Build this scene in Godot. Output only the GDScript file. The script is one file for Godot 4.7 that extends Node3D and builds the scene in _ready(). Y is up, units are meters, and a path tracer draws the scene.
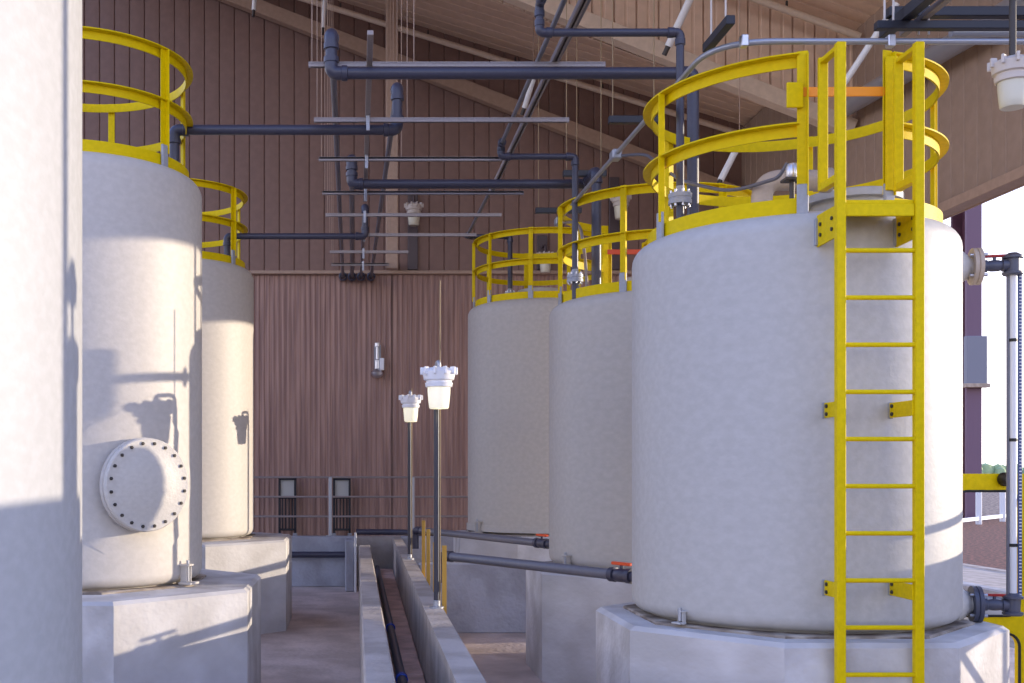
extends Node3D
# Places are given as P(x, h, d): x to the right, h above the eye line, d metres into the building.
const EYE := 2.25
var M := {}
var taken := {}

func P(x: float, h: float, d: float) -> Vector3:
	return Vector3(x, h + EYE, -d)

# ---------------------------------------------------------------- nodes
func numbered(called: String) -> String:
	var n: int = taken.get(called, -1) + 1
	taken[called] = n
	return called if n == 0 else "%s_%03d" % [called, n]

func thing(called: String, label: String, category: String, at := Vector3.ZERO, group := "") -> Node3D:
	var o := Node3D.new()
	o.name = numbered(called)
	add_child(o)
	o.position = at
	tag(o, label, category, group)
	return o

func tag(o: Node, label: String, category: String, group := "") -> void:
	o.set_meta("label", label)
	o.set_meta("category", category)
	if group != "":
		o.set_meta("group", group)

func obj(called: String, st: SurfaceTool, m: Material, parent: Node3D = null) -> MeshInstance3D:
	return put(called, st.commit(), m, parent)

func put(called: String, mesh: Mesh, m: Material, parent: Node3D = null) -> MeshInstance3D:
	var o := MeshInstance3D.new()
	o.mesh = mesh
	o.material_override = m
	o.cast_shadow = GeometryInstance3D.SHADOW_CASTING_SETTING_ON
	if parent == null:
		o.name = numbered(called)
		add_child(o)
	else:
		o.name = called
		# shapes are made in world places: take the parent's place off
		var off := Vector3.ZERO
		var p: Node = parent
		while p != self:
			off += (p as Node3D).position
			p = p.get_parent()
		o.position = -off
		parent.add_child(o, true)
	return o

func struct(called: String, label: String, category: String) -> Node3D:
	var o := Node3D.new()
	o.name = called
	add_child(o)
	o.set_meta("kind", "structure")
	o.set_meta("label", label)
	o.set_meta("category", category)
	return o

# ---------------------------------------------------------------- shapes
func begin() -> SurfaceTool:
	var st := SurfaceTool.new()
	st.begin(Mesh.PRIMITIVE_TRIANGLES)
	return st

func tri(st: SurfaceTool, a: Vector3, b: Vector3, c: Vector3, na: Vector3, nb: Vector3, nc: Vector3) -> void:
	if (c - a).cross(b - a).dot(na + nb + nc) < 0.0:
		var t := b
		b = c
		c = t
		t = nb
		nb = nc
		nc = t
	st.set_normal(na)
	st.add_vertex(a)
	st.set_normal(nb)
	st.add_vertex(b)
	st.set_normal(nc)
	st.add_vertex(c)

func quad(st: SurfaceTool, a: Vector3, b: Vector3, c: Vector3, d: Vector3, out: Vector3) -> void:
	var n := (b - a).cross(c - a)
	if n.length() < 1e-12:
		n = (c - a).cross(d - a)
	n = n.normalized()
	if n.dot(out) < 0.0:
		n = -n
	tri(st, a, b, c, n, n, n)
	tri(st, a, c, d, n, n, n)

func quadn(st: SurfaceTool, a: Vector3, b: Vector3, c: Vector3, d: Vector3, na: Vector3, nb: Vector3, nc: Vector3, nd: Vector3) -> void:
	tri(st, a, b, c, na, nb, nc)
	tri(st, a, c, d, na, nc, nd)

# a box with chamfered edges
func box(st: SurfaceTool, c: Vector3, s: Vector3, ch := 0.0, basis := Basis()) -> void:
	var h := s * 0.5
	if ch <= 0.0:
		for k in 3:
			for sg in [-1.0, 1.0]:
				var n := Vector3.ZERO
				n[k] = sg
				var u := Vector3.ZERO
				u[(k + 1) % 3] = h[(k + 1) % 3]
				var v := Vector3.ZERO
				v[(k + 2) % 3] = h[(k + 2) % 3]
				var f: Vector3 = n * h[k]
				quad(st, c + basis * (f - u - v), c + basis * (f + u - v), c + basis * (f + u + v), c + basis * (f - u + v), basis * n)
		return
	ch = minf(ch, minf(h.x, minf(h.y, h.z)) * 0.9)
	for k in 3:
		var i := (k + 1) % 3
		var j := (k + 2) % 3
		for sg in [-1.0, 1.0]:
			var n := Vector3.ZERO
			n[k] = sg
			var u := Vector3.ZERO
			u[i] = h[i] - ch
			var v := Vector3.ZERO
			v[j] = h[j] - ch
			var f: Vector3 = n * h[k]
			quad(st, c + basis * (f - u - v), c + basis * (f + u - v), c + basis * (f + u + v), c + basis * (f - u + v), basis * n)
		for si in [-1.0, 1.0]:
			for sj in [-1.0, 1.0]:
				var e := Vector3.ZERO
				e[k] = h[k] - ch
				var a := Vector3.ZERO
				a[i] = si * h[i]
				a[j] = sj * (h[j] - ch)
				var b := Vector3.ZERO
				b[i] = si * (h[i] - ch)
				b[j] = sj * h[j]
				quad(st, c + basis * (a - e), c + basis * (a + e), c + basis * (b + e), c + basis * (b - e), basis * (a + b))
	for sx in [-1.0, 1.0]:
		for sy in [-1.0, 1.0]:
			for sz in [-1.0, 1.0]:
				var q := Vector3(sx * (h.x - ch), sy * (h.y - ch), sz * (h.z - ch))
				var n := (basis * Vector3(sx, sy, sz)).normalized()
				tri(st, c + basis * (q + Vector3(sx * ch, 0, 0)), c + basis * (q + Vector3(0, sy * ch, 0)), c + basis * (q + Vector3(0, 0, sz * ch)), n, n, n)

# box from a corner to the opposite corner, in P coordinates
func slab(st: SurfaceTool, x0: float, x1: float, h0: float, h1: float, d0: float, d1: float, ch := 0.0) -> void:
	box(st, (P(x0, h0, d0) + P(x1, h1, d1)) * 0.5, Vector3(absf(x1 - x0), absf(h1 - h0), absf(d1 - d0)), ch)

# a bar of rectangular section between two points
func bar(st: SurfaceTool, a: Vector3, b: Vector3, w: float, t: float, up := Vector3.UP, ch := 0.004) -> void:
	var y := (b - a).normalized()
	var x := up.cross(y)
	if x.length() < 0.01:
		x = Vector3.RIGHT.cross(y)
	if x.length() < 0.01:
		x = Vector3.FORWARD
	x = x.normalized()
	var z := x.cross(y).normalized()
	box(st, (a + b) * 0.5, Vector3(w, (b - a).length(), t), ch, Basis(x, y, z))

# round every corner of a path
func bend(pts: Array, r: float, n := 6) -> Array:
	var out := [pts[0]]
	for i in range(1, pts.size() - 1):
		var p: Vector3 = pts[i]
		var a: Vector3 = (pts[i - 1] - p)
		var b: Vector3 = (pts[i + 1] - p)
		var k := minf(r, minf(a.length(), b.length()) * 0.49)
		var s := p + a.normalized() * k
		var e := p + b.normalized() * k
		for j in n + 1:
			var t := float(j) / n
			out.append(s.lerp(p, t).lerp(p.lerp(e, t), t))
	out.append(pts[-1])
	return out

func tube(st: SurfaceTool, pts: Array, r: float, seg := 14, caps := true) -> void:
	var n := pts.size()
	var rings := []
	var nrm := []
	var t0: Vector3 = (pts[1] - pts[0]).normalized()
	var u := Vector3.UP.cross(t0)
	if u.length() < 0.05:
		u = Vector3.RIGHT.cross(t0)
	u = u.normalized()
	var last := t0
	for i in n:
		var t: Vector3
		if i == 0:
			t = t0
		elif i == n - 1:
			t = (pts[i] - pts[i - 1]).normalized()
		else:
			t = ((pts[i] - pts[i - 1]).normalized() + (pts[i + 1] - pts[i]).normalized()).normalized()
		var ax := last.cross(t)
		if ax.length() > 1e-5:
			u = u.rotated(ax.normalized(), last.angle_to(t))
		last = t
		u = (u - t * u.dot(t)).normalized()
		var v := t.cross(u)
		var ring := []
		var rn := []
		for k in seg:
			var d := u * cos(TAU * k / seg) + v * sin(TAU * k / seg)
			rn.append(d)
			ring.append(pts[i] + d * r)
		rings.append(ring)
		nrm.append(rn)
	for i in n - 1:
		for k in seg:
			var l := (k + 1) % seg
			quadn(st, rings[i][k], rings[i][l], rings[i + 1][l], rings[i + 1][k], nrm[i][k], nrm[i][l], nrm[i + 1][l], nrm[i + 1][k])
	if caps:
		for e in [0, n - 1]:
			var t := -t0 if e == 0 else last
			for k in seg:
				tri(st, pts[e], rings[e][k], rings[e][(k + 1) % seg], t, t, t)

# profile: Vector2(radius, along axis); corners sharper than 35 degrees stay sharp
func lathe(st: SurfaceTool, at: Vector3, axis: Vector3, prof: Array, seg := 32, a0 := 0.0, a1 := TAU) -> void:
	var y := axis.normalized()
	var x := Vector3.RIGHT if absf(y.x) < 0.8 else Vector3.UP
	var z := x.cross(y).normalized()
	x = y.cross(z).normalized()
	var m := prof.size()
	var sn := []
	for i in m - 1:
		var e: Vector2 = prof[i + 1] - prof[i]
		sn.append(Vector2(e.y, -e.x).normalized())
	for i in m - 1:
		var n0: Vector2 = sn[i]
		var n1: Vector2 = sn[i]
		if i > 0 and sn[i].dot(sn[i - 1]) > 0.8:
			n0 = (sn[i] + sn[i - 1]).normalized()
		if i < m - 2 and sn[i].dot(sn[i + 1]) > 0.8:
			n1 = (sn[i] + sn[i + 1]).normalized()
		var p: Vector2 = prof[i]
		var q: Vector2 = prof[i + 1]
		for k in seg:
			var b0 := lerpf(a0, a1, float(k) / seg)
			var b1 := lerpf(a0, a1, float(k + 1) / seg)
			var d0 := x * cos(b0) + z * sin(b0)
			var d1 := x * cos(b1) + z * sin(b1)
			var A := at + d0 * p.x + y * p.y
			var B := at + d1 * p.x + y * p.y
			var C := at + d1 * q.x + y * q.y
			var D := at + d0 * q.x + y * q.y
			if q.x < 1e-5:
				tri(st, A, B, C, d0 * n0.x + y * n0.y, d1 * n0.x + y * n0.y, y * n1.y + d0 * n1.x)
			elif p.x < 1e-5:
				tri(st, A, C, D, d0 * n0.x + y * n0.y, d1 * n1.x + y * n1.y, d0 * n1.x + y * n1.y)
			else:
				quadn(st, A, B, C, D, d0 * n0.x + y * n0.y, d1 * n0.x + y * n0.y, d1 * n1.x + y * n1.y, d0 * n1.x + y * n1.y)

# direction on a ring: a degrees, 0 towards the camera, 90 to the right
func ring_dir(a: float) -> Vector3:
	return Vector3(sin(deg_to_rad(a)), 0, cos(deg_to_rad(a)))

# bent flat bar: section r0..r1 by h0..h1 (world heights), swept from a0 to a1 degrees
func band(st: SurfaceTool, c: Vector3, r0: float, r1: float, h0: float, h1: float, a0: float, a1: float, seg := 60) -> void:
	c = Vector3(c.x, 0.0, c.z)
	for k in seg:
		var d0 := ring_dir(lerpf(a0, a1, float(k) / seg))
		var d1 := ring_dir(lerpf(a0, a1, float(k + 1) / seg))
		var lo := Vector3(0, h0, 0)
		var hi := Vector3(0, h1, 0)
		quadn(st, c + d0 * r1 + lo, c + d1 * r1 + lo, c + d1 * r1 + hi, c + d0 * r1 + hi, d0, d1, d1, d0)
		quadn(st, c + d0 * r0 + lo, c + d1 * r0 + lo, c + d1 * r0 + hi, c + d0 * r0 + hi, -d0, -d1, -d1, -d0)
		quad(st, c + d0 * r0 + hi, c + d1 * r0 + hi, c + d1 * r1 + hi, c + d0 * r1 + hi, Vector3.UP)
		quad(st, c + d0 * r0 + lo, c + d1 * r0 + lo, c + d1 * r1 + lo, c + d0 * r1 + lo, Vector3.DOWN)
	if absf(a1 - a0) < 359.9:
		for e in [0, 1]:
			var d := ring_dir(a1 if e else a0)
			var o := d.cross(Vector3.UP) * (1.0 if e else -1.0)
			if (ring_dir(a1 - 1.0 if e else a0 + 1.0) - d).dot(o) > 0.0:
				o = -o
			quad(st, c + d * r0 + Vector3(0, h0, 0), c + d * r1 + Vector3(0, h0, 0), c + d * r1 + Vector3(0, h1, 0), c + d * r0 + Vector3(0, h1, 0), o)

# upright prism over a convex outline of (x, d) with chamfered top edge, heights h0..h1
func prism(st: SurfaceTool, pts: Array, h0: float, h1: float, ch := 0.02) -> void:
	var c := Vector2.ZERO
	for p in pts:
		c += p
	c /= pts.size()
	var cc := P(c.x, 0, c.y)
	for i in pts.size():
		var a: Vector2 = pts[i]
		var b: Vector2 = pts[(i + 1) % pts.size()]
		var ia: Vector2 = a + (c - a).normalized() * ch * 1.3
		var ib: Vector2 = b + (c - b).normalized() * ch * 1.3
		var mid := P((a.x + b.x) * 0.5, 0, (a.y + b.y) * 0.5) - cc
		quad(st, P(a.x, h0, a.y), P(b.x, h0, b.y), P(b.x, h1 - ch, b.y), P(a.x, h1 - ch, a.y), mid)
		quad(st, P(a.x, h1 - ch, a.y), P(b.x, h1 - ch, b.y), P(ib.x, h1, ib.y), P(ia.x, h1, ia.y), mid + Vector3.UP)
		var n := Vector3.UP
		tri(st, P(c.x, h1, c.y), P(ia.x, h1, ia.y), P(ib.x, h1, ib.y), n, n, n)

# a ribbed sheet: profile of (across, depth) swept from lo(across) to hi(across); u, v unit axes, w towards the viewer
func sheet(st: SurfaceTool, o: Vector3, u: Vector3, v: Vector3, w: Vector3, prof: Array, lo: Callable, hi: Callable, back := 0.04) -> void:
	for i in prof.size() - 1:
		var p: Vector2 = prof[i]
		var q: Vector2 = prof[i + 1]
		var a := o + u * p.x + w * p.y + v * float(lo.call(p.x))
		var b := o + u * q.x + w * q.y + v * float(lo.call(q.x))
		var c := o + u * q.x + w * q.y + v * float(hi.call(q.x))
		var d := o + u * p.x + w * p.y + v * float(hi.call(p.x))
		quad(st, a, b, c, d, w + u * (p.y - q.y) * 10.0)
	var s: Vector2 = prof[0]
	var e: Vector2 = prof[-1]
	for k in [[s, -u], [e, u]]:
		var p: Vector2 = k[0]
		var l := v * float(lo.call(p.x))
		var t := v * float(hi.call(p.x))
		quad(st, o + u * p.x + w * p.y + l, o + u * p.x - w * back + l, o + u * p.x - w * back + t, o + u * p.x + w * p.y + t, k[1])
	quad(st, o + u * s.x - w * back + v * float(lo.call(s.x)), o + u * e.x - w * back + v * float(lo.call(e.x)), o + u * e.x - w * back + v * float(hi.call(e.x)), o + u * s.x - w * back + v * float(hi.call(s.x)), -w)
	for z in [[lo, -v], [hi, v]]:
		var f: Callable = z[0]
		quad(st, o + u * s.x + w * s.y + v * float(f.call(s.x)), o + u * e.x + w * e.y + v * float(f.call(e.x)), o + u * e.x - w * back + v * float(f.call(e.x)), o + u * s.x - w * back + v * float(f.call(s.x)), z[1])

# ---------------------------------------------------------------- materials
func noise(seed_: int, freq: float, lo: Color, hi: Color, oct := 4, as_normal := false, strength := 4.0, kind := FastNoiseLite.TYPE_SIMPLEX_SMOOTH) -> NoiseTexture2D:
	var f := FastNoiseLite.new()
	f.seed = seed_
	f.noise_type = kind
	f.frequency = freq
	f.fractal_octaves = oct
	var t := NoiseTexture2D.new()
	t.width = 512
	t.height = 512
	t.seamless = true
	t.noise = f
	if as_normal:
		t.as_normal_map = true
		t.bump_strength = strength
	else:
		var g := Gradient.new()
		g.offsets = PackedFloat32Array([0.25, 0.75])
		g.colors = PackedColorArray([lo, hi])
		t.color_ramp = g
	return t

func mat(color: Color, rough := 0.6, metal := 0.0, tex: Texture2D = null, scale := 0.5, normal: Texture2D = null, nscale := 0.5) -> StandardMaterial3D:
	var m := StandardMaterial3D.new()
	m.albedo_color = color
	m.roughness = rough
	m.metallic = metal
	if tex or normal:
		m.uv1_triplanar = true
		m.uv1_world_triplanar = true
		m.uv1_scale = Vector3.ONE * scale
	if tex:
		m.albedo_texture = tex
	if normal:
		m.normal_enabled = true
		m.normal_texture = normal
		m.normal_scale = nscale
	return m

func materials() -> void:
	var fine := noise(3, 0.03, Color(0.955, 0.955, 0.95), Color(1, 1, 1), 5)
	var blot := noise(7, 0.008, Color(0.87, 0.86, 0.85), Color(1, 1, 1), 5)
	var stain := noise(11, 0.012, Color(0.62, 0.58, 0.55), Color(1, 1, 1), 6)
	var soil := noise(17, 0.05, Color(0.45, 0.4, 0.38), Color(1, 1, 1), 5)
	var bumps := noise(21, 0.05, Color.BLACK, Color.WHITE, 4, true, 6.0)
	var grit := noise(23, 0.08, Color.BLACK, Color.WHITE, 3, true, 3.0)
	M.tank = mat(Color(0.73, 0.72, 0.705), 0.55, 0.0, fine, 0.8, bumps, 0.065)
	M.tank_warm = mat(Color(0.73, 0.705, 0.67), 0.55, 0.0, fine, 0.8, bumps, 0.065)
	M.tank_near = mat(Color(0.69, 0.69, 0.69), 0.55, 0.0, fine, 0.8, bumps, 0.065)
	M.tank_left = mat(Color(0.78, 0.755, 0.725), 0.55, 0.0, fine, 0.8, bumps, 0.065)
	M.cover = mat(Color(0.80, 0.78, 0.75), 0.5, 0.0, fine, 1.3, bumps, 0.2)
	M.pedestal = mat(Color(0.80, 0.79, 0.785), 0.7, 0.0, blot, 0.35, grit, 0.25)
	M.pedestal_bare = mat(Color(0.70, 0.66, 0.61), 0.8, 0.0, stain, 0.5, grit, 0.3)
	M.concrete = mat(Color(0.74, 0.70, 0.665), 0.85, 0.0, blot, 0.35, grit, 0.4)
	M.painted = mat(Color(0.66, 0.67, 0.71), 0.75, 0.0, blot, 0.3, grit, 0.3)
	M.floor = mat(Color(0.80, 0.73, 0.69), 0.8, 0.0, blot, 0.22, grit, 0.3)
	M.trench = mat(Color(0.86, 0.72, 0.66), 0.85, 0.0, blot, 0.6, grit, 0.4)
	M.yellow = mat(Color(0.88, 0.765, 0.0), 0.5, 0.0, fine, 1.2, grit, 0.08)
	M.yellow.metallic_specular = 0.25
	M.ochre = mat(Color(0.78, 0.60, 0.22), 0.5)
	M.orange = mat(Color(0.93, 0.58, 0.06), 0.45)
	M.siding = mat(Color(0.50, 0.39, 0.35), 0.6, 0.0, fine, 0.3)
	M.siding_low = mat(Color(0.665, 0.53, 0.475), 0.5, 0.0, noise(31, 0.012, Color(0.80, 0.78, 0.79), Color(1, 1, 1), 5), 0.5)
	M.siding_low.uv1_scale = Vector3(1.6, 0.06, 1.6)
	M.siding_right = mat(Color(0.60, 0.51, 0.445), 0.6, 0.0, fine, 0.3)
	M.roof = mat(Color(0.86, 0.745, 0.65), 0.6, 0.0, fine, 0.3)
	M.beam = mat(Color(0.66, 0.555, 0.48), 0.55, 0.0, fine, 0.5)
	M.beam_pale = mat(Color(0.82, 0.74, 0.66), 0.5, 0.0, fine, 0.5)
	M.pipe = mat(Color(0.235, 0.235, 0.30), 0.38, 0.0, fine, 1.5)
	M.pipe_grey = mat(Color(0.40, 0.40, 0.44), 0.4, 0.0, fine, 1.5)
	M.channel = mat(Color(0.58, 0.54, 0.53), 0.45, 0.3, fine, 2.0)
	M.channel_dark = mat(Color(0.075, 0.08, 0.13), 0.45)
	M.dim = mat(Color(0.30, 0.25, 0.26), 0.5)
	M.steel = mat(Color(0.78, 0.78, 0.80), 0.28, 0.85)
	M.galv = mat(Color(0.68, 0.69, 0.72), 0.42, 0.5, fine, 3.0)
	M.foot = mat(Color(0.62, 0.63, 0.66), 0.5, 0.15, fine, 2.0)
	M.conduit = mat(Color(0.60, 0.61, 0.64), 0.35, 0.5)
	M.rod = mat(Color(0.56, 0.47, 0.33), 0.5, 0.0)
	M.white = mat(Color(0.86, 0.86, 0.86), 0.45)
	M.lampcap = mat(Color(0.93, 0.93, 0.94), 0.45)
	M.globe = mat(Color(0.97, 0.97, 0.94), 0.3)
	M.globe.backlight_enabled = true
	M.globe.backlight = Color(0.6, 0.6, 0.56)
	M.globe.emission_enabled = true
	M.globe.emission = Color(1.0, 0.95, 0.78)
	M.globe.emission_energy_multiplier = 0.33
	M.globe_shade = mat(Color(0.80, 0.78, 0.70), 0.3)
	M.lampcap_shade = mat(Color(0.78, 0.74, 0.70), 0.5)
	M.pole = mat(Color(0.20, 0.20, 0.25), 0.4)
	M.black = mat(Color(0.045, 0.045, 0.05), 0.5)
	M.bolt = mat(Color(0.25, 0.23, 0.22), 0.5, 0.3)
	M.red = mat(Color(0.62, 0.08, 0.07), 0.45)
	M.handle = mat(Color(0.86, 0.30, 0.08), 0.45)
	M.blue = mat(Color(0.10, 0.25, 0.65), 0.4)
	M.beige = mat(Color(0.72, 0.66, 0.60), 0.5, 0.0, fine, 2.0)
	M.valve = mat(Color(0.30, 0.31, 0.37), 0.42, 0.1)
	M.scale = mat(Color(0.20, 0.27, 0.46), 0.5)
	M.purple = mat(Color(0.38, 0.22, 0.25), 0.55, 0.0, blot, 0.4)
	M.lavender = mat(Color(0.45, 0.34, 0.40), 0.6)
	M.soil = mat(Color(0.58, 0.335, 0.25), 0.95, 0.0, soil, 0.25)
	M.ground = mat(Color(0.68, 0.58, 0.51), 0.95, 0.0, soil, 0.1)
	M.road = mat(Color(0.76, 0.68, 0.60), 1.0, 0.0, blot, 0.5)
	M.asphalt = mat(Color(0.50, 0.48, 0.46), 0.9, 0.0, blot, 0.5)
	M.leaf = mat(Color(0.66, 0.73, 0.53), 0.8, 0.0, blot, 0.2)
	M.grey = mat(Color(0.50, 0.50, 0.53), 0.6)
	M.pane = mat(Color(0.70, 0.70, 0.68), 0.5)

# ---------------------------------------------------------------- tanks
const R := 1.17

func hold_down(x: float, d: float, base: float, a: float, root: Node3D, m: Material, k := 0.75) -> void:
	var st := begin()
	var dir := ring_dir(a)
	var b := Basis(dir.cross(Vector3.UP) * -1.0, Vector3.UP, dir)
	var c := P(x, base, d) + dir * (R + 0.05 * k)
	box(st, c + Vector3(0, 0.24, 0) * k, Vector3(0.16, 0.025, 0.13) * k, 0.003, b)
	for s in [-1.0, 1.0]:
		box(st, c + b.x * s * 0.05 * k + Vector3(0, 0.12, 0) * k, Vector3(0.02, 0.24, 0.09) * k, 0.004, b)
	box(st, c + Vector3(0, 0.015, 0.0) + dir * 0.03, Vector3(0.2, 0.03, 0.18) * k, 0.004, b)
	var lug := obj("hold_down_lug", st, m, root)
	st = begin()
	tube(st, [c + dir * 0.02 + Vector3(0, 0.03, 0), c + dir * 0.02 + Vector3(0, 0.30 * k, 0)], 0.014, 8)
	obj("anchor_bolt", st, M.galv, lug)

func manway(x: float, d: float, h: float, a: float, reach: float, root: Node3D, m: Material) -> void:
	var dir := ring_dir(a)
	var at := P(x, h, d)
	var st := begin()
	lathe(st, at, dir, [Vector2(0.34, R - 0.12), Vector2(0.31, R + reach - 0.1), Vector2(0.41, R + reach - 0.1), Vector2(0.415, R + reach - 0.09), Vector2(0.415, R + reach - 0.045), Vector2(0.405, R + reach - 0.04)], 48)
	var neck := obj("manway_neck", st, m, root)
	st = begin()
	var e := R + reach
	lathe(st, at, dir, [Vector2(0.0, e - 0.038), Vector2(0.40, e - 0.038), Vector2(0.41, e - 0.03), Vector2(0.41, e + 0.005), Vector2(0.40, e + 0.014), Vector2(0.31, e + 0.016), Vector2(0.25, e + 0.03), Vector2(0.16, e + 0.045), Vector2(0.0, e + 0.05)], 48)
	var cov := obj("manway_cover", st, M.cover, root)
	cov.set_meta("label", "round bolted cover of the manway")
	var u := dir.cross(Vector3.UP).normalized()
	for k in 20:
		var t := TAU * (k + 0.5) / 20.0
		var q := at + dir * (e + 0.012) + (u * cos(t) + Vector3.UP * sin(t)) * 0.365
		st = begin()
		lathe(st, q, dir, [Vector2(0.016, -0.005), Vector2(0.016, 0.014), Vector2(0.0, 0.016)], 6)
		obj("bolt", st, M.bolt, cov)

func pad(x: float, d: float, h: float, a: float, rad: float, root: Node3D, m: Material) -> void:
	# round reinforcing layer laid on the shell
	var st := begin()
	var n := 40
	var rr := R + 0.011
	var inner := 0.36
	for ring in [[inner, rad, rr, rr], [rad, rad + 0.025, rr, R - 0.004]]:
		for k in n:
			var q := []
			for z in [[0, 0], [1, 0], [1, 1], [0, 1]]:
				var t: float = TAU * (k + z[1]) / n
				var f: float = ring[z[0]]
				var w: float = sin(t) * f
				var s: float = cos(t) * f / R
				q.append([P(x, h + w, d) + ring_dir(a + rad_to_deg(s)) * float(ring[2 + z[0]]), ring_dir(a + rad_to_deg(s))])
			quadn(st, q[0][0], q[1][0], q[2][0], q[3][0], q[0][1], q[1][1], q[2][1], q[3][1])
	obj("reinforcing_pad", st, m, root)

func make_tank(x: float, d: float, base: float, top: float, label: String, m: Material) -> Node3D:
	var root := thing("storage_tank", label, "tank", P(x, base, d), "fibreglass storage tanks")
	var st := begin()
	var hh := top - base
	var prof := [Vector2(0, 0.0), Vector2(R - 0.11, 0.0)]
	for k in range(0, 7):
		var t := PI / 2 * k / 6.0
		prof.append(Vector2(R - 0.10 + 0.10 * sin(t), 0.012 + 0.10 - 0.10 * cos(t)))
	for k in range(1, 12):
		prof.append(Vector2(R, lerpf(0.112, hh - 0.12, k / 12.0)))
	for k in range(0, 8):
		var t := PI / 2 * k / 7.0
		prof.append(Vector2(R - 0.14 + 0.14 * cos(t), hh - 0.14 + 0.14 * sin(t)))
	for k in range(1, 9):
		var f := k / 8.0
		prof.append(Vector2((R - 0.14) * (1.0 - f), hh + 0.16 * (1.0 - (1.0 - f) * (1.0 - f))))
	lathe(st, P(x, base, d), Vector3.UP, prof, 96)
	obj("shell", st, m, root)
	# lid in the middle of the crown
	st = begin()
	var lx := x + (0.5 if top < 1.8 else 0.0)
	var lift := 0.08 if top < 1.8 else 0.0
	lathe(st, P(lx, top + 0.02, d + 0.03), Vector3.UP, [Vector2(0.30, 0.0), Vector2(0.30, 0.12 + lift)], 36)
	lathe(st, P(lx, top + 0.12 + lift, d + 0.03), Vector3.UP, [Vector2(0.30, 0.0), Vector2(0.30, 0.10), Vector2(0.36, 0.10), Vector2(0.36, 0.15), Vector2(0.35, 0.16), Vector2(0.0, 0.175)], 36)
	obj("top_lid", st, m, root)
	return root

func nozzle(at: Vector3, dir: Vector3, r: float, l: float, root: Node3D, m: Material, called := "nozzle") -> void:
	var st := begin()
	lathe(st, at, dir, [Vector2(r, 0), Vector2(r, l - 0.03), Vector2(r * 1.7, l - 0.03), Vector2(r * 1.7, l), Vector2(0, l)], 24)
	obj(called, st, m, root)

func octagon(x: float, d: float, ap: float) -> Array:
	var k := ap * tan(PI / 8)
	var out := []
	for p in [Vector2(ap, -k), Vector2(ap, k), Vector2(k, ap), Vector2(-k, ap), Vector2(-ap, k), Vector2(-ap, -k), Vector2(-k, -ap), Vector2(k, -ap)]:
		out.append(Vector2(x, d) + p)
	return out

func make_pedestal(x: float, d: float, base: float, ap: float, label: String, floor_h := -2.25) -> void:
	var root := thing("tank_pedestal", label, "pedestal", P(x, floor_h, d), "octagonal pedestals under the tanks")
	var st := begin()
	prism(st, octagon(x, d, ap), floor_h, base - 0.02, 0.03)
	obj("plinth", st, M.pedestal, root)
	st = begin()
	prism(st, octagon(x, d, R * 0.99), base - 0.03, base, 0.008)
	var pd := obj("bearing_pad", st, M.pedestal_bare, root)
	pd.set_meta("label", "bare tan grout pad under the tank")

func guardrail(x: float, d: float, top: float, posts: Array, gap: Array, label: String, toe0 := 0.0) -> Node3D:
	var root := thing("guardrail", label, "guardrail", P(x, top, d), "yellow ring guardrails on the tanks")
	var c := P(x, -EYE, d)
	var y := top + EYE
	var a0: float = gap[1]
	var a1: float = gap[0]
	while a1 <= a0:
		a1 += 360.0
	var st := begin()
	band(st, c, 1.03, 1.045, y + toe0, y + toe0 + 0.105, a0, a1, 80)
	band(st, c, 0.985, 1.03, y + toe0, y + toe0 + 0.01, a0, a1, 80)
	obj("toe_plate", st, M.yellow, root)
	for r in [["mid_rail", 0.61], ["top_rail", 1.08]]:
		st = begin()
		var q: float = y + r[1]
		band(st, c, 1.012, 1.024, q - 0.085, q, a0, a1, 80)
		band(st, c, 1.024, 1.085, q - 0.011, q, a0, a1, 80)
		obj(r[0], st, M.yellow, root)
	for a in posts:
		var dir := ring_dir(a)
		var b := Basis(dir.cross(Vector3.UP) * -1.0, Vector3.UP, dir)
		st = begin()
		box(st, c + dir * 1.053 + Vector3(0, y + 0.605, 0), Vector3(0.07, 0.98, 0.009), 0.002, b)
		box(st, c + dir * 1.076 + b.x * 0.031 + Vector3(0, y + 0.59, 0), Vector3(0.009, 0.96, 0.045), 0.002, b)
		var po := obj("post", st, M.yellow, root)
		st = begin()
		box(st, c + dir * 1.068 + Vector3(0, y + 0.07, 0), Vector3(0.075, 0.24, 0.03), 0.006, b)
		box(st, c + dir * 1.06 + Vector3(0, y - 0.05, 0), Vector3(0.075, 0.07, 0.05), 0.006, b)
		var ft := obj("post_foot", st, M.foot, po)
		ft.set_meta("label", "grey glassed-on foot of the post")
	return root

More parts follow.
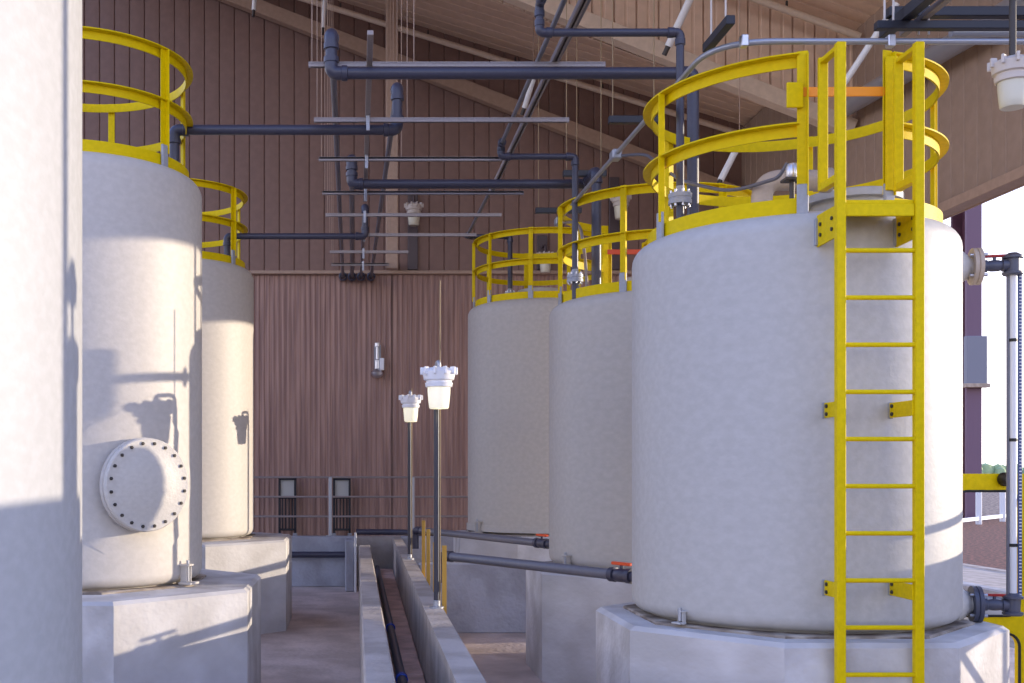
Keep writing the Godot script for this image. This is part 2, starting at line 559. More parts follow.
func make_ladder(x: float, d: float, face: float, tank_d: float, base: float, top: float, label: String, ws := 0.498) -> Node3D:
	# face +1: climbs on the camera side of its tank, -1: on the far side; d is the plane of the stringers
	var root := thing("ladder", label, "ladder", P(x, base, d), "yellow fixed ladders")
	var st := begin()
	var back := face * 0.26
	for s in [-1.0, 1.0]:
		st = begin()
		var X: float = x + s * ws * 0.5
		bar(st, P(X, base, d), P(X, top + 0.98, d), 0.058, 0.05, Vector3(0, 0, 1), 0.005)
		obj("stringer", st, M.yellow, root)
		st = begin()
		bar(st, P(X, top + 0.10, d + back), P(X, top + 0.98, d + back), 0.06, 0.03, Vector3(0, 0, 1), 0.004)
		bar(st, P(X, top + 0.955, d), P(X, top + 0.955, d + back), 0.05, 0.03, Vector3.UP, 0.004)
		bar(st, P(X, top + 0.125, d), P(X, top + 0.125, d + back), 0.05, 0.05, Vector3.UP, 0.004)
		obj("handhold", st, M.yellow, root)
	var h := top - 0.343
	while h > base + 0.1:
		st = begin()
		tube(st, [P(x - ws * 0.5, h, d), P(x + ws * 0.5, h, d)], 0.0155, 10)
		obj("rung", st, M.yellow, root)
		h -= 0.3
	st = begin()
	var d1 := tank_d - face * (R - 0.06)
	slab(st, x - ws * 0.5 + 0.03, x + ws * 0.5 - 0.03, top - 0.045, top - 0.02, minf(d, d1), maxf(d, d1), 0.004)
	slab(st, x - ws * 0.5 + 0.03, x + ws * 0.5 - 0.03, top - 0.125, top - 0.045, d - 0.012, d + 0.012, 0.003)
	obj("step_plate", st, M.yellow, root)
	for s in [-1.0, 1.0]:
		var X: float = x + s * (ws * 0.5 + 0.012 * s * s)
		for hb in [top - 1.345, top - 2.52]:
			if hb < base + 0.1:
				continue
			st = begin()
			var dt := tank_d - face * sqrt(R * R - (X - x) * (X - x))
			slab(st, X - 0.045 * s - 0.006, X - 0.045 * s + 0.006, hb - 0.05, hb + 0.05, minf(d, dt), maxf(d, dt), 0.003)
			var br := obj("standoff_bracket", st, M.yellow, root)
			st = begin()
			slab(st, X - 0.045 * s - 0.022, X - 0.045 * s + 0.022, hb - 0.055, hb + 0.055, dt - face * 0.012, dt + face * 0.01, 0.004)
			obj("clip_plate", st, M.foot, br)
			for z in [-0.026, 0.026]:
				st = begin()
				lathe(st, P(X - 0.045 * s - 0.006, hb + z, dt - face * 0.05), Vector3.LEFT, [Vector2(0.013, 0.0), Vector2(0.013, 0.01), Vector2(0.0, 0.012)], 6)
				obj("bolt", st, M.bolt, br)
		# deep bracket under the step
		st = begin()
		var dt := tank_d - face * sqrt(R * R - (X - x) * (X - x))
		var lift := Vector3(0.006, 0, 0)
		var q := [P(X, top - 0.05, d), P(X, top - 0.05, dt), P(X, top - 0.26, dt), P(X, top - 0.25, d)]
		for e in [-1.0, 1.0]:
			quad(st, q[0] + lift * e, q[1] + lift * e, q[2] + lift * e, q[3] + lift * e, Vector3(e, 0, 0))
		for e in 4:
			var f := (e + 1) % 4
			quad(st, q[e] - lift, q[f] - lift, q[f] + lift, q[e] + lift, (q[e] + q[f]) * 0.5 - (q[0] + q[2]) * 0.5)
		var deep := obj("deep_bracket", st, M.yellow, root)
		st = begin()
		slab(st, X - 0.022, X + 0.022, top - 0.25, top - 0.07, dt - face * 0.012, dt + face * 0.01, 0.004)
		obj("clip_plate", st, M.foot, deep)
		for z in [-0.12, -0.19]:
			for dz in [0.06, 0.235]:
				st = begin()
				lathe(st, P(X - 0.006, top + z, dt - face * dz), Vector3.LEFT, [Vector2(0.013, 0.0), Vector2(0.013, 0.01), Vector2(0.0, 0.012)], 6)
				obj("bolt", st, M.bolt, deep)
	return root

# ---------------------------------------------------------------- lamps
func jar(at: Vector3, k: float, root: Node3D, cap: Material, globe: Material) -> void:
	# at is the underside of the jar; k scales to the fitting's size
	var st := begin()
	lathe(st, at, Vector3.UP, [Vector2(0.0, 0.0), Vector2(0.085, 0.0), Vector2(0.092, 0.012), Vector2(0.098, 0.06), Vector2(0.106, 0.15), Vector2(0.108, 0.215), Vector2(0.0, 0.215)].map(func(p): return p * k), 28)
	obj("glass_jar", st, globe, root)
	st = begin()
	lathe(st, at, Vector3.UP, [Vector2(0.112, 0.20), Vector2(0.125, 0.205), Vector2(0.130, 0.24), Vector2(0.120, 0.245), Vector2(0.120, 0.262), Vector2(0.142, 0.27), Vector2(0.150, 0.315), Vector2(0.155, 0.345), Vector2(0.135, 0.36), Vector2(0.09, 0.385), Vector2(0.05, 0.39), Vector2(0.0, 0.39)].map(func(p): return p * k), 28)
	var c := obj("cap", st, cap, root)
	for i in 10:
		var t := TAU * i / 10.0
		var dir := Vector3(cos(t), 0, sin(t))
		st = begin()
		var b := Basis(dir, Vector3.UP, dir.cross(Vector3.UP))
		box(st, at + dir * 0.15 * k + Vector3(0, 0.352 * k, 0), Vector3(0.05, 0.07, 0.022) * k, 0.004 * k, b)
		obj("fin", st, cap, c)

func stanchion_light(x: float, d: float, h0: float, label: String, jar_h: float, rod_top: float) -> void:
	var root := thing("stanchion_light", label, "light", P(x, h0, d), "pole lights on the trench wall")
	var st := begin()
	tube(st, [P(x, h0, d), P(x, jar_h + 0.33, d)], 0.027, 14)
	obj("pole", st, M.pole, root)
	st = begin()
	lathe(st, P(x, h0, d), Vector3.UP, [Vector2(0.07, 0), Vector2(0.07, 0.015), Vector2(0.035, 0.02), Vector2(0.035, 0.07), Vector2(0.027, 0.075)], 16)
	obj("base_flange", st, M.galv, root)
	st = begin()
	tube(st, bend([P(x, jar_h + 0.30, d), P(x, jar_h + 0.44, d), P(x + 0.01, jar_h + 0.44, d - 0.17), P(x + 0.01, jar_h + 0.38, d - 0.17)], 0.07), 0.02, 10)
	obj("arm", st, M.galv, root)
	jar(P(x + 0.01, jar_h, d - 0.17), 1.0, root, M.lampcap, M.globe)
	var bulb := OmniLight3D.new()
	bulb.name = "lamp_glow"
	root.add_child(bulb, true)
	bulb.position = P(x + 0.01, jar_h - 0.06, d - 0.2) - root.position
	bulb.light_color = Color(1.0, 0.95, 0.78)
	bulb.light_energy = 0.012
	bulb.light_size = 0.05
	bulb.omni_range = 40.0
	bulb.omni_attenuation = 2.0
	bulb.shadow_enabled = true
	st = begin()
	tube(st, [P(x + 0.034, h0, d), P(x + 0.034, rod_top, d)], 0.006, 8)
	obj("thin_rod", st, M.rod, root)

func wall_lamp(x: float, h: float, d: float, k: float, label: String) -> void:
	var root := thing("jar_light", label, "light", P(x, h, d), "jar lights on walls and ceiling")
	jar(P(x, h, d), k, root, M.lampcap_shade, M.globe_shade)
	var st := begin()
	tube(st, bend([P(x, h + 0.38 * k, d), P(x, h + 0.55 * k, d), P(x, h + 0.55 * k, 21.9)], 0.08), 0.025, 10)
	slab(st, x - 0.10, x + 0.10, 3.98, h + 0.8 * k, 21.84, 21.9, 0.01)
	obj("wall_arm", st, M.dim, root)

# ---------------------------------------------------------------- pipes
func pipe_line(called: String, label: String, paths: Array, r: float, m: Material, elbow := 0.12, flange = null) -> Node3D:
	var p0: Vector3 = paths[0][0]
	var root := thing(called, label, "pipe", p0, "process pipes under the roof")
	for p in paths:
		var pts: Array = p
		# straight runs and elbows as parts of their own
		for i in pts.size() - 1:
			var a: Vector3 = pts[i]
			var b: Vector3 = pts[i + 1]
			var st := begin()
			var dir := (b - a).normalized()
			var s := a + dir * (elbow * 0.9 if i > 0 else 0.0)
			var e := b - dir * (elbow * 0.9 if i < pts.size() - 2 else 0.0)
			var away := absf(dir.z) > 0.9 and (b - a).length() > 3.0
			tube(st, [s, e], r * (0.62 if away else 1.0), 16)
			obj("run", st, M.pipe_grey if away else m, root)
			if i < pts.size() - 2:
				var c: Vector3 = pts[i + 2]
				var d2 := (c - b).normalized()
				st = begin()
				var el := bend([b - dir * elbow, b, b + d2 * elbow], elbow * 0.75, 8)
				tube(st, el, r * 1.15, 16)
				lathe(st, b - dir * elbow, dir, [Vector2(r, -0.02), Vector2(r * 1.3, -0.015), Vector2(r * 1.3, 0.03), Vector2(r, 0.035)], 16)
				lathe(st, b + d2 * elbow, d2, [Vector2(r, -0.035), Vector2(r * 1.3, -0.03), Vector2(r * 1.3, 0.015), Vector2(r, 0.02)], 16)
				obj("elbow", st, m, root)
	if flange != null:
		var f: Vector3 = flange
		var st := begin()
		lathe(st, f, Vector3.UP, [Vector2(r, 0.0), Vector2(0.088, 0.0), Vector2(0.088, 0.03), Vector2(0.083, 0.035), Vector2(0.083, 0.045), Vector2(0.088, 0.05), Vector2(0.088, 0.08), Vector2(r * 1.2, 0.085), Vector2(r, 0.14)], 24)
		var fl := obj("flange", st, M.foot, root)
		for k in 8:
			st = begin()
			var q := f + Vector3(cos(TAU * k / 8), 0, sin(TAU * k / 8)) * 0.07
			tube(st, [q + Vector3(0, -0.02, 0), q + Vector3(0, 0.105, 0)], 0.01, 6)
			obj("bolt", st, M.steel, fl)
	return root

func channel_bar(called: String, label: String, a: Vector3, b: Vector3, w: float, m: Material, group: String) -> MeshInstance3D:
	# open strut channel: web and two lips
	var st := begin()
	var y := (b - a).normalized()
	var x := Vector3.UP.cross(y).normalized()
	if x.length() < 0.1:
		x = Vector3.RIGHT
	var up := y.cross(x).normalized()
	bar(st, a + up * w * 0.45, b + up * w * 0.45, w, 0.006, Vector3.UP, 0.0)
	for s in [-1.0, 1.0]:
		bar(st, a + x * s * w * 0.47, b + x * s * w * 0.47, 0.006, w, Vector3.UP, 0.0)
		bar(st, a + x * s * w * 0.35 - up * w * 0.47, b + x * s * w * 0.35 - up * w * 0.47, w * 0.28, 0.006, Vector3.UP, 0.0)
	var o := obj(called, st, m)
	tag(o, label, "strut", group)
	return o

func ball_valve(c: Vector3, axis: Vector3, r: float, root: Node3D, body: Material, hm: Material) -> void:
	var st := begin()
	lathe(st, c, axis, [Vector2(r * 0.8, -r * 2.6), Vector2(r * 1.35, -r * 2.6), Vector2(r * 1.35, -r * 1.5), Vector2(r * 1.05, -r * 1.4), Vector2(r * 1.25, -r * 0.6), Vector2(r * 1.25, r * 0.6), Vector2(r * 1.05, r * 1.4), Vector2(r * 1.35, r * 1.5), Vector2(r * 1.35, r * 2.6), Vector2(r * 0.8, r * 2.6)], 20)
	var b := obj("valve_body", st, body, root)
	st = begin()
	tube(st, [c + Vector3(0, r, 0), c + Vector3(0, r * 2.0, 0)], r * 0.35, 10)
	obj("valve_stem", st, body, b)
	st = begin()
	bar(st, c + axis * -r * 2.2 + Vector3(0, r * 2.1, 0), c + axis * r * 2.4 + Vector3(0, r * 2.1, 0), r * 0.9, r * 0.55, Vector3.UP, r * 0.1)
	obj("valve_handle", st, hm, b)

func feed_pipe(label: String, a: Vector3, b: Vector3, r: float) -> void:
	var root := thing("feed_pipe", label, "pipe", a, "dark feed pipes from the trench to the tanks")
	var dir := (b - a).normalized()
	var st := begin()
	tube(st, [a, b], r, 16)
	obj("run", st, M.pipe_grey, root)
	st = begin()
	tube(st, bend([a + dir * 0.1, a - dir * 0.1, a - dir * 0.1 + Vector3(0, -0.3, 0)], 0.1), r * 1.2, 16)
	obj("elbow", st, M.pipe, root)
	ball_valve(b + dir * r * 2.4, dir, r, root, M.pipe, M.handle)
	st = begin()
	tube(st, [b + dir * r * 5.0, b + dir * 0.75], r, 16)
	obj("tail_piece", st, M.pipe, root)

# ---------------------------------------------------------------- the place
func _ready() -> void:
	# camera: a level lens with rise and shift
	var cam := Camera3D.new()
	cam.name = "camera"
	add_child(cam)
	cam.position = P(0, 0, 0)
	cam.keep_aspect = Camera3D.KEEP_HEIGHT
	var near := 0.05
	cam.set_frustum(683.0 / 1100.0 * near, Vector2((512.0 - 356.0) / 1100.0, (470.0 - 341.5) / 1100.0) * near, near, 900.0)
	cam.current = true
	# sky
	var sm := ProceduralSkyMaterial.new()
	sm.sky_top_color = Color(0.41, 0.50, 0.71)
	sm.sky_horizon_color = Color(1.0, 0.97, 0.95)
	sm.sky_curve = 0.14
	sm.ground_horizon_color = Color(0.66, 0.60, 0.56)
	sm.ground_bottom_color = Color(0.42, 0.36, 0.33)
	sm.sky_energy_multiplier = 1.7
	sm.sun_angle_max = 1.0
	var env := Environment.new()
	env.background_mode = Environment.BG_SKY
	env.sky = Sky.new()
	env.sky.sky_material = sm
	env.background_energy_multiplier = 1.0
	env.tonemap_mode = Environment.TONE_MAPPER_LINEAR
	env.tonemap_exposure = 1.12
	env.sdfgi_enabled = true
	env.ssao_enabled = true
	env.ssil_enabled = true
	var we := WorldEnvironment.new()
	we.name = "world_environment"
	we.environment = env
	add_child(we)
	# low sun from the right, a little behind the tanks
	var sun := DirectionalLight3D.new()
	sun.name = "sun"
	add_child(sun)
	sun.look_at_from_position(Vector3.ZERO, Vector3(-1.0, -0.135, 0.165), Vector3.UP)
	sun.light_color = Color(1.0, 0.93, 0.83)
	sun.light_energy = 1.5
	sun.light_angular_distance = 0.5
	sun.shadow_enabled = true
	materials()
	shell()
	outdoors()
	trench()
	tanks()
	overhead()
	fittings()

func back_roof(x: float) -> float:
	return 9.2 - 0.309 * x

func front_roof(x: float) -> float:
	return 9.49 - 0.36 * x

const XL := -6.0
const XR := 7.7
const EAVE := 3.43

func shell() -> void:
	var st := begin()
	var fl := struct("floor", "stained grey concrete floor of the tank bay", "floor")
	slab(st, XL, 8.3, -2.55, -2.25, -1.0, 24.0)
	obj("floor_slab", st, M.floor, fl)
	# back wall: fine-ribbed lower sheets, wide upper siding
	var wb := struct("wall_back", "brown ribbed metal back wall, pinkish below and darker above", "wall")
	st = begin()
	sheet(st, P(XL, 0, 22.06), Vector3.RIGHT, Vector3.UP, Vector3.BACK, [Vector2(0, 0), Vector2(XR - XL, 0)], func(_p): return -2.25, func(p): return back_roof(XL + p) + 0.1, 0.2)
	obj("backing", st, M.siding, wb)
	var v := Vector3.UP
	var u := Vector3.RIGHT
	var w := Vector3.BACK
	var k := 0
	var x := 0.72 - 1.22 * 6
	while x < XR - 0.1:
		st = begin()
		var prof := []
		var n := 12
		var pitch := 1.2195 / n
		for i in n:
			var b := i * pitch
			prof.append_array([Vector2(b, 0.0), Vector2(b + pitch * 0.42, 0.0), Vector2(b + pitch * 0.55, 0.014), Vector2(b + pitch * 0.87, 0.014)])
		prof.append(Vector2(1.2195 if absf(x + 1.22 - 0.72) > 0.1 else 1.205, 0.0))
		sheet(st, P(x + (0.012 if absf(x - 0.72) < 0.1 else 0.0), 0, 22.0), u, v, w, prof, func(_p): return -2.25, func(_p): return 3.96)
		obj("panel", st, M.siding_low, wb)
		x += 1.22
	x = XL
	while x < XR - 0.05:
		st = begin()
		var x0 := x
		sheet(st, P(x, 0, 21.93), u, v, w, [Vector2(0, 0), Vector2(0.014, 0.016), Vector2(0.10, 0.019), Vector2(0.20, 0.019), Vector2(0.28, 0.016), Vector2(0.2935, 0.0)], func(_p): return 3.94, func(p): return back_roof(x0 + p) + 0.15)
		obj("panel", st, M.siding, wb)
		x += 0.2985
	st = begin()
	slab(st, XL, XR, 3.90, 3.97, 21.86, 22.0, 0.01)
	obj("flashing", st, M.beam, wb)
	# right wall above the opening
	var wr := struct("wall_right", "tan ribbed metal wall hanging above the open right side", "wall")
	st = begin()
	slab(st, XR + 0.06, XR + 0.2, EAVE, front_roof(XR) + 0.2, 6.4, 22.2)
	obj("backing", st, M.siding_right, wr)
	var d := 22.0
	while d > 6.7:
		st = begin()
		sheet(st, P(XR, 0, d), Vector3.BACK, v, Vector3.LEFT, [Vector2(0, 0), Vector2(0.014, 0.016), Vector2(0.10, 0.019), Vector2(0.20, 0.019), Vector2(0.282, 0.016), Vector2(0.2955, 0.0)], func(_p): return EAVE, func(_p): return front_roof(XR) + 0.1, 0.03)
		obj("panel", st, M.siding_right, wr)
		d -= 0.30
	# eave member along the bottom of that wall
	var tr := struct("trim_1", "brown eave channel along the bottom of the right wall", "trim")
	st = begin()
	slab(st, XR - 0.04, XR + 0.26, EAVE - 0.04, EAVE, 6.4, 22.2, 0.006)
	slab(st, XR + 0.22, XR + 0.26, EAVE - 0.05, EAVE + 0.16, 6.4, 22.2, 0.006)
	slab(st, XR - 0.07, XR - 0.03, EAVE - 0.07, EAVE + 0.06, 6.4, 22.2, 0.006)
	obj("channel", st, M.beam, tr)
	# ceilings
	var c1 := struct("ceiling", "tan ribbed roof deck sloping down to the right over the back bay", "ceiling")
	roof_deck(c1, back_roof, 17.0, 22.0, 0.309)
	var c2 := struct("ceiling_001", "tan ribbed roof deck over the front bay", "ceiling")
	roof_deck(c2, front_roof, 6.4, 17.0, 0.36)
	# bulkhead of upright siding above the pale rafter
	var bh := struct("wall_upper", "tan upright siding closing the step between the two roofs", "wall")
	x = XL
	while x < XR:
		var x0 := x
		st = begin()
		sheet(st, P(x, 0, 17.04), u, v, w, [Vector2(0, 0), Vector2(0.012, 0.025), Vector2(0.15, 0.025), Vector2(0.162, 0.016), Vector2(0.19, 0.016), Vector2(0.2, 0.025), Vector2(0.318, 0.025), Vector2(0.33, 0.0)], func(p): return 6.40 + 0.385 * (4.39 - x0 - p), func(p): return front_roof(x0 + p) + 0.25)
		obj("panel", st, M.roof, bh)
		x += 0.345

func roof_deck(root: Node3D, f: Callable, d0: float, d1: float, slope: float) -> void:
	var st := begin()
	var y0: float = f.call(XL - 0.2)
	var y1: float = f.call(XR + 0.3)
	var a := P(XL - 0.2, y0 + 0.16, (d0 + d1) * 0.5)
	var b := P(XR + 0.3, y1 + 0.16, (d0 + d1) * 0.5)
	bar(st, a, b, d1 - d0, 0.1, Vector3(slope, 1, 0).normalized(), 0.0)
	obj("deck_top", st, M.roof, root)
	var along := (b - a).normalized()
	var down := along.cross(Vector3.BACK).normalized()
	if down.y > 0.0:
		down = -down
	var length := (b - a).length()
	var d := d1
	while d > d0 + 0.15:
		st = begin()
		sheet(st, P(XL - 0.2, y0 + 0.06, d), Vector3.BACK, along, down, [Vector2(0, 0), Vector2(0.014, 0.016), Vector2(0.10, 0.019), Vector2(0.20, 0.019), Vector2(0.282, 0.016), Vector2(0.2955, 0.0)], func(_p): return 0.0, func(_p): return length, 0.04)
		obj("panel", st, M.roof, root)
		d -= 0.30

func outdoors() -> void:
	var g := struct("ground", "bare brown ground outside the open side of the building", "ground")
	var st := begin()
	slab(st, -400, 400, -2.60, -2.40, -400, 600)
	obj("bare_earth", st, M.ground, g)
	st = begin()
	slab(st, 12.3, 14.9, -2.42, -2.36, -60, 300)
	var rd := obj("road", st, M.road)
	rd.set_meta("kind", "structure")
	tag(rd, "pale concrete road running past the building", "road")
	st = begin()
	slab(st, 8.3, 12.0, -2.42, -2.37, -60, 300)
	var ap := obj("ground_apron", st, M.asphalt)
	ap.set_meta("kind", "structure")
	tag(ap, "grey paved strip between the building and the kerb", "pavement")
	st = begin()
	slab(st, 12.0, 12.3, -2.42, -2.25, -60, 300, 0.03)
	var kb := obj("kerb", st, M.concrete)
	tag(kb, "concrete kerb along the near edge of the pale road", "kerb")
	st = begin()
	slab(st, 15.2, 33.0, -2.42, -2.38, -40, 300)
	var so := obj("soil_bank", st, M.soil)
	so.set_meta("kind", "structure")
	tag(so, "red brown stony soil beyond the pale road", "soil")
	st = begin()
	slab(st, 14.9, 15.2, -2.42, -2.33, -60, 300, 0.03)
	tag(obj("kerb", st, M.road), "concrete kerb between the pale road and the red brown soil", "kerb")
	# distant white fence
	var fn := thing("white_fence", "white post and rail fence beyond the brown soil", "fence", P(30, -2.4, 50.9))
	for i in 7:
		var p := P(22.0 + 2.6 * i, 0, 42.75 + 2.65 * i)
		st = begin()
		box(st, p + Vector3(0, -1.55, 0), Vector3(0.2, 1.7, 0.2), 0.03)
		obj("post", st, M.white, fn)
	for hh in [-2.12]:
		st = begin()
		bar(st, P(22.0, hh, 42.75), P(49.4, hh, 70.7), 0.1, 0.16)
		obj("rail", st, M.white, fn)
	# line of far shrubs
	st = begin()
	var rng := RandomNumberGenerator.new()
	rng.seed = 5
	for i in 420:
		var xx := 60.0 + i * 0.3 + rng.randf_range(-0.3, 0.3)
		var r := rng.randf_range(0.6, 1.1)
		var c := P(xx, -2.45, 150.0 + rng.randf_range(-3.0, 3.0))
		var hh := rng.randf_range(2.5, 3.45)
		lathe(st, c, Vector3.UP, [Vector2(r * 0.8, 0), Vector2(r, hh * 0.4), Vector2(r * 0.9, hh * 0.7), Vector2(r * 0.6, hh * 0.92), Vector2(0.0, hh)], 8)
	var hd := obj("shrub_row", st, M.leaf)
	hd.set_meta("kind", "stuff")
	tag(hd, "far row of green shrubs on the horizon", "shrubs")
	# tall outdoor column
	var tw := thing("steel_column", "tall purple painted steel column standing outside beside the nearest right tank", "column", P(30.2, -2.4, 54.5))
	st = begin()
	slab(st, 29.75, 31.05, -2.4, 19.0, 54.9, 55.05, 0.01)
	slab(st, 30.25, 30.42, -2.4, 19.0, 53.75, 54.9, 0.01)
	obj("flange", st, M.purple, tw)
	st = begin()
	slab(st, 29.75, 30.5, -2.4, 19.0, 53.6, 53.75, 0.01)
	obj("flange", st, M.lavender, tw)
	st = begin()
	slab(st, 29.6, 30.6, 4.2, 6.5, 53.3, 53.6, 0.02)
	obj("junction_box", st, M.grey, tw)
	st = begin()
	slab(st, 29.5, 30.7, 4.0, 4.2, 53.2, 53.6, 0.02)
	obj("ledge", st, M.road, tw)

func trench() -> void:
	var T := -1.28
	var K := -1.31
	# containment wall at the back, the walkway behind it, the cross wall on the right
	var a := struct("wall_containment", "low painted containment wall at the back under the railing", "wall")
	var st := begin()
	slab(st, XL, -0.02, -2.25, T, 21.2, 21.42, 0.015)
	slab(st, 0.88, 7.0, -2.25, T, 21.2, 21.42, 0.015)
	obj("wall_body", st, M.painted, a)
	st = begin()
	slab(st, -0.20, -0.02, -2.25, T - 0.02, 20.3, 21.2, 0.02)
	obj("pier", st, M.painted, a)
	st = begin()
	slab(st, XL, XR, -2.25, T - 0.03, 21.42, 22.0)
	var wk := obj("walkway", st, M.concrete)
	wk.set_meta("kind", "structure")
	tag(wk, "concrete walkway along the foot of the back wall", "walkway")
	var b := struct("wall_cross", "low painted cross wall behind the middle right tank", "wall")
	st = begin()
	slab(st, 0.87, 7.0, -2.25, T - 0.01, 15.15, 15.35, 0.015)
	obj("wall_body", st, M.painted, b)
	# two long trench walls
	var l := struct("wall_trench_left", "low concrete kerb wall on the left side of the trench", "wall")
	st = begin()
	slab(st, 0.05, 0.245, -2.25, K, 2.0, 19.2, 0.012)
	obj("wall_body", st, M.concrete, l)
	var r := struct("wall_trench_right", "low concrete kerb wall on the right side of the trench carrying the two pole lights", "wall")
	st = begin()
	prism(st, [Vector2(0.59, 2.0), Vector2(0.78, 2.0), Vector2(0.88, 21.2), Vector2(0.71, 21.2)], -2.25, K, 0.012)
	obj("wall_body", st, M.concrete, r)
	# trench floor in slabs
	var tf := struct("floor_trench", "brown stained trench floor laid in slabs", "floor")
	var d := 2.2
	while d < 21.0:
		st = begin()
		slab(st, 0.245, 0.58 + 0.0066 * (d - 2.0), -2.24, -1.90, d, minf(d + 1.13, 21.2), 0.012)
		obj("slab", st, M.trench, tf)
		d += 1.15
	# pipes on the trench floor
	var tp := thing("trench_pipe", "dark pipe with blue couplings lying along the trench floor", "pipe", P(0.37, -1.85, 12))
	st = begin()
	tube(st, [P(0.405, -1.85, 2.4), P(0.405, -1.85, 20.9)], 0.044, 12)
	obj("run", st, M.pipe, tp)
	for dd in [9.75, 12.9]:
		st = begin()
		lathe(st, P(0.405, -1.85, dd), Vector3.BACK, [Vector2(0.044, -0.05), Vector2(0.056, -0.045), Vector2(0.056, 0.045), Vector2(0.044, 0.05)], 14)
		obj("coupling", st, M.blue, tp)
	st = begin()
	tube(st, [P(0.295, -1.875, 2.4), P(0.295, -1.875, 20.9)], 0.022, 10)
	tag(obj("trench_conduit", st, M.pipe_grey), "thin grey conduit beside the dark trench pipe", "conduit")
	# yellow strut posts along the right kerb
	var spots := [[14.4, -0.66, 0.872], [13.4, -0.72, 0.868], [12.2, -0.80, 0.864], [10.8, -0.74, 0.855]]
	var tall := ["yellow strut post on the trench wall, farthest of four", "yellow strut post on the trench wall, second farthest of four", "yellow strut post on the trench wall, second nearest of four", "yellow strut post on the trench wall, nearest of four"]
	for i in 4:
		var s: Array = spots[i]
		st = begin()
		var X: float = s[2]
		slab(st, X - 0.01, X + 0.034, -2.25, s[1], s[0] - 0.022, s[0] - 0.015, 0.002)
		slab(st, X - 0.01, X - 0.004, -2.25, s[1], s[0] - 0.02, s[0] + 0.02, 0.002)
		slab(st, X + 0.028, X + 0.034, -2.25, s[1], s[0] - 0.02, s[0] + 0.02, 0.002)
		tag(obj("strut_post", st, M.ochre), tall[i], "post", "yellow posts on the trench wall")
	# feed pipes from the trench
	feed_pipe("dark feed pipe with orange handled valve running to the nearest right tank", P(1.0, -0.95, 12.15), P(2.33, -0.95, 10.02), 0.05)
	feed_pipe("dark feed pipe with orange handled valve running to the middle right tank", P(0.98, -0.95, 17.4), P(2.36, -0.95, 14.37), 0.05)
	st = begin()
	tube(st, bend([P(0.0, -1.16, 20.6), P(0.6, -1.16, 20.6), P(1.5, -1.16, 20.2)], 0.1), 0.055, 14)
	tag(obj("header_pipe", st, M.pipe), "dark header pipe crossing the far end of the trench", "pipe")
	st = begin()
	tube(st, [P(-1.4, -1.62, 21.05), P(-0.2, -1.62, 21.05)], 0.06, 12)
	tag(obj("wall_pipe", st, M.pipe), "short dark pipe along the foot of the far containment wall", "pipe")
	# railing on the back wall
	var rl := thing("railing", "grey three-bar pipe railing along the far containment wall", "railing", P(0, T, 21.3))
	for x in [-4.1, -2.3, -0.5, 1.1, 2.9, 4.7]:
		st = begin()
		slab(st, x - 0.03, x + 0.03, T, -0.14, 21.28, 21.34, 0.006)
		obj("post", st, M.galv, rl)
		st = begin()
		slab(st, x - 0.08, x + 0.08, T, T + 0.015, 21.25, 21.37, 0.004)
		obj("base_plate", st, M.galv, rl)
	for h in [-0.14, -0.52, -0.90]:
		st = begin()
		tube(st, [P(-5.0, h, 21.31), P(5.5, h, 21.31)], 0.022, 10)
		obj("rail", st, M.channel, rl)
	st = begin()
	slab(st, -0.03, 0.01, -2.25, -1.15, 20.2, 20.24, 0.006)
	tag(obj("marker_post", st, M.white), "short white post at the far end of the trench", "post")

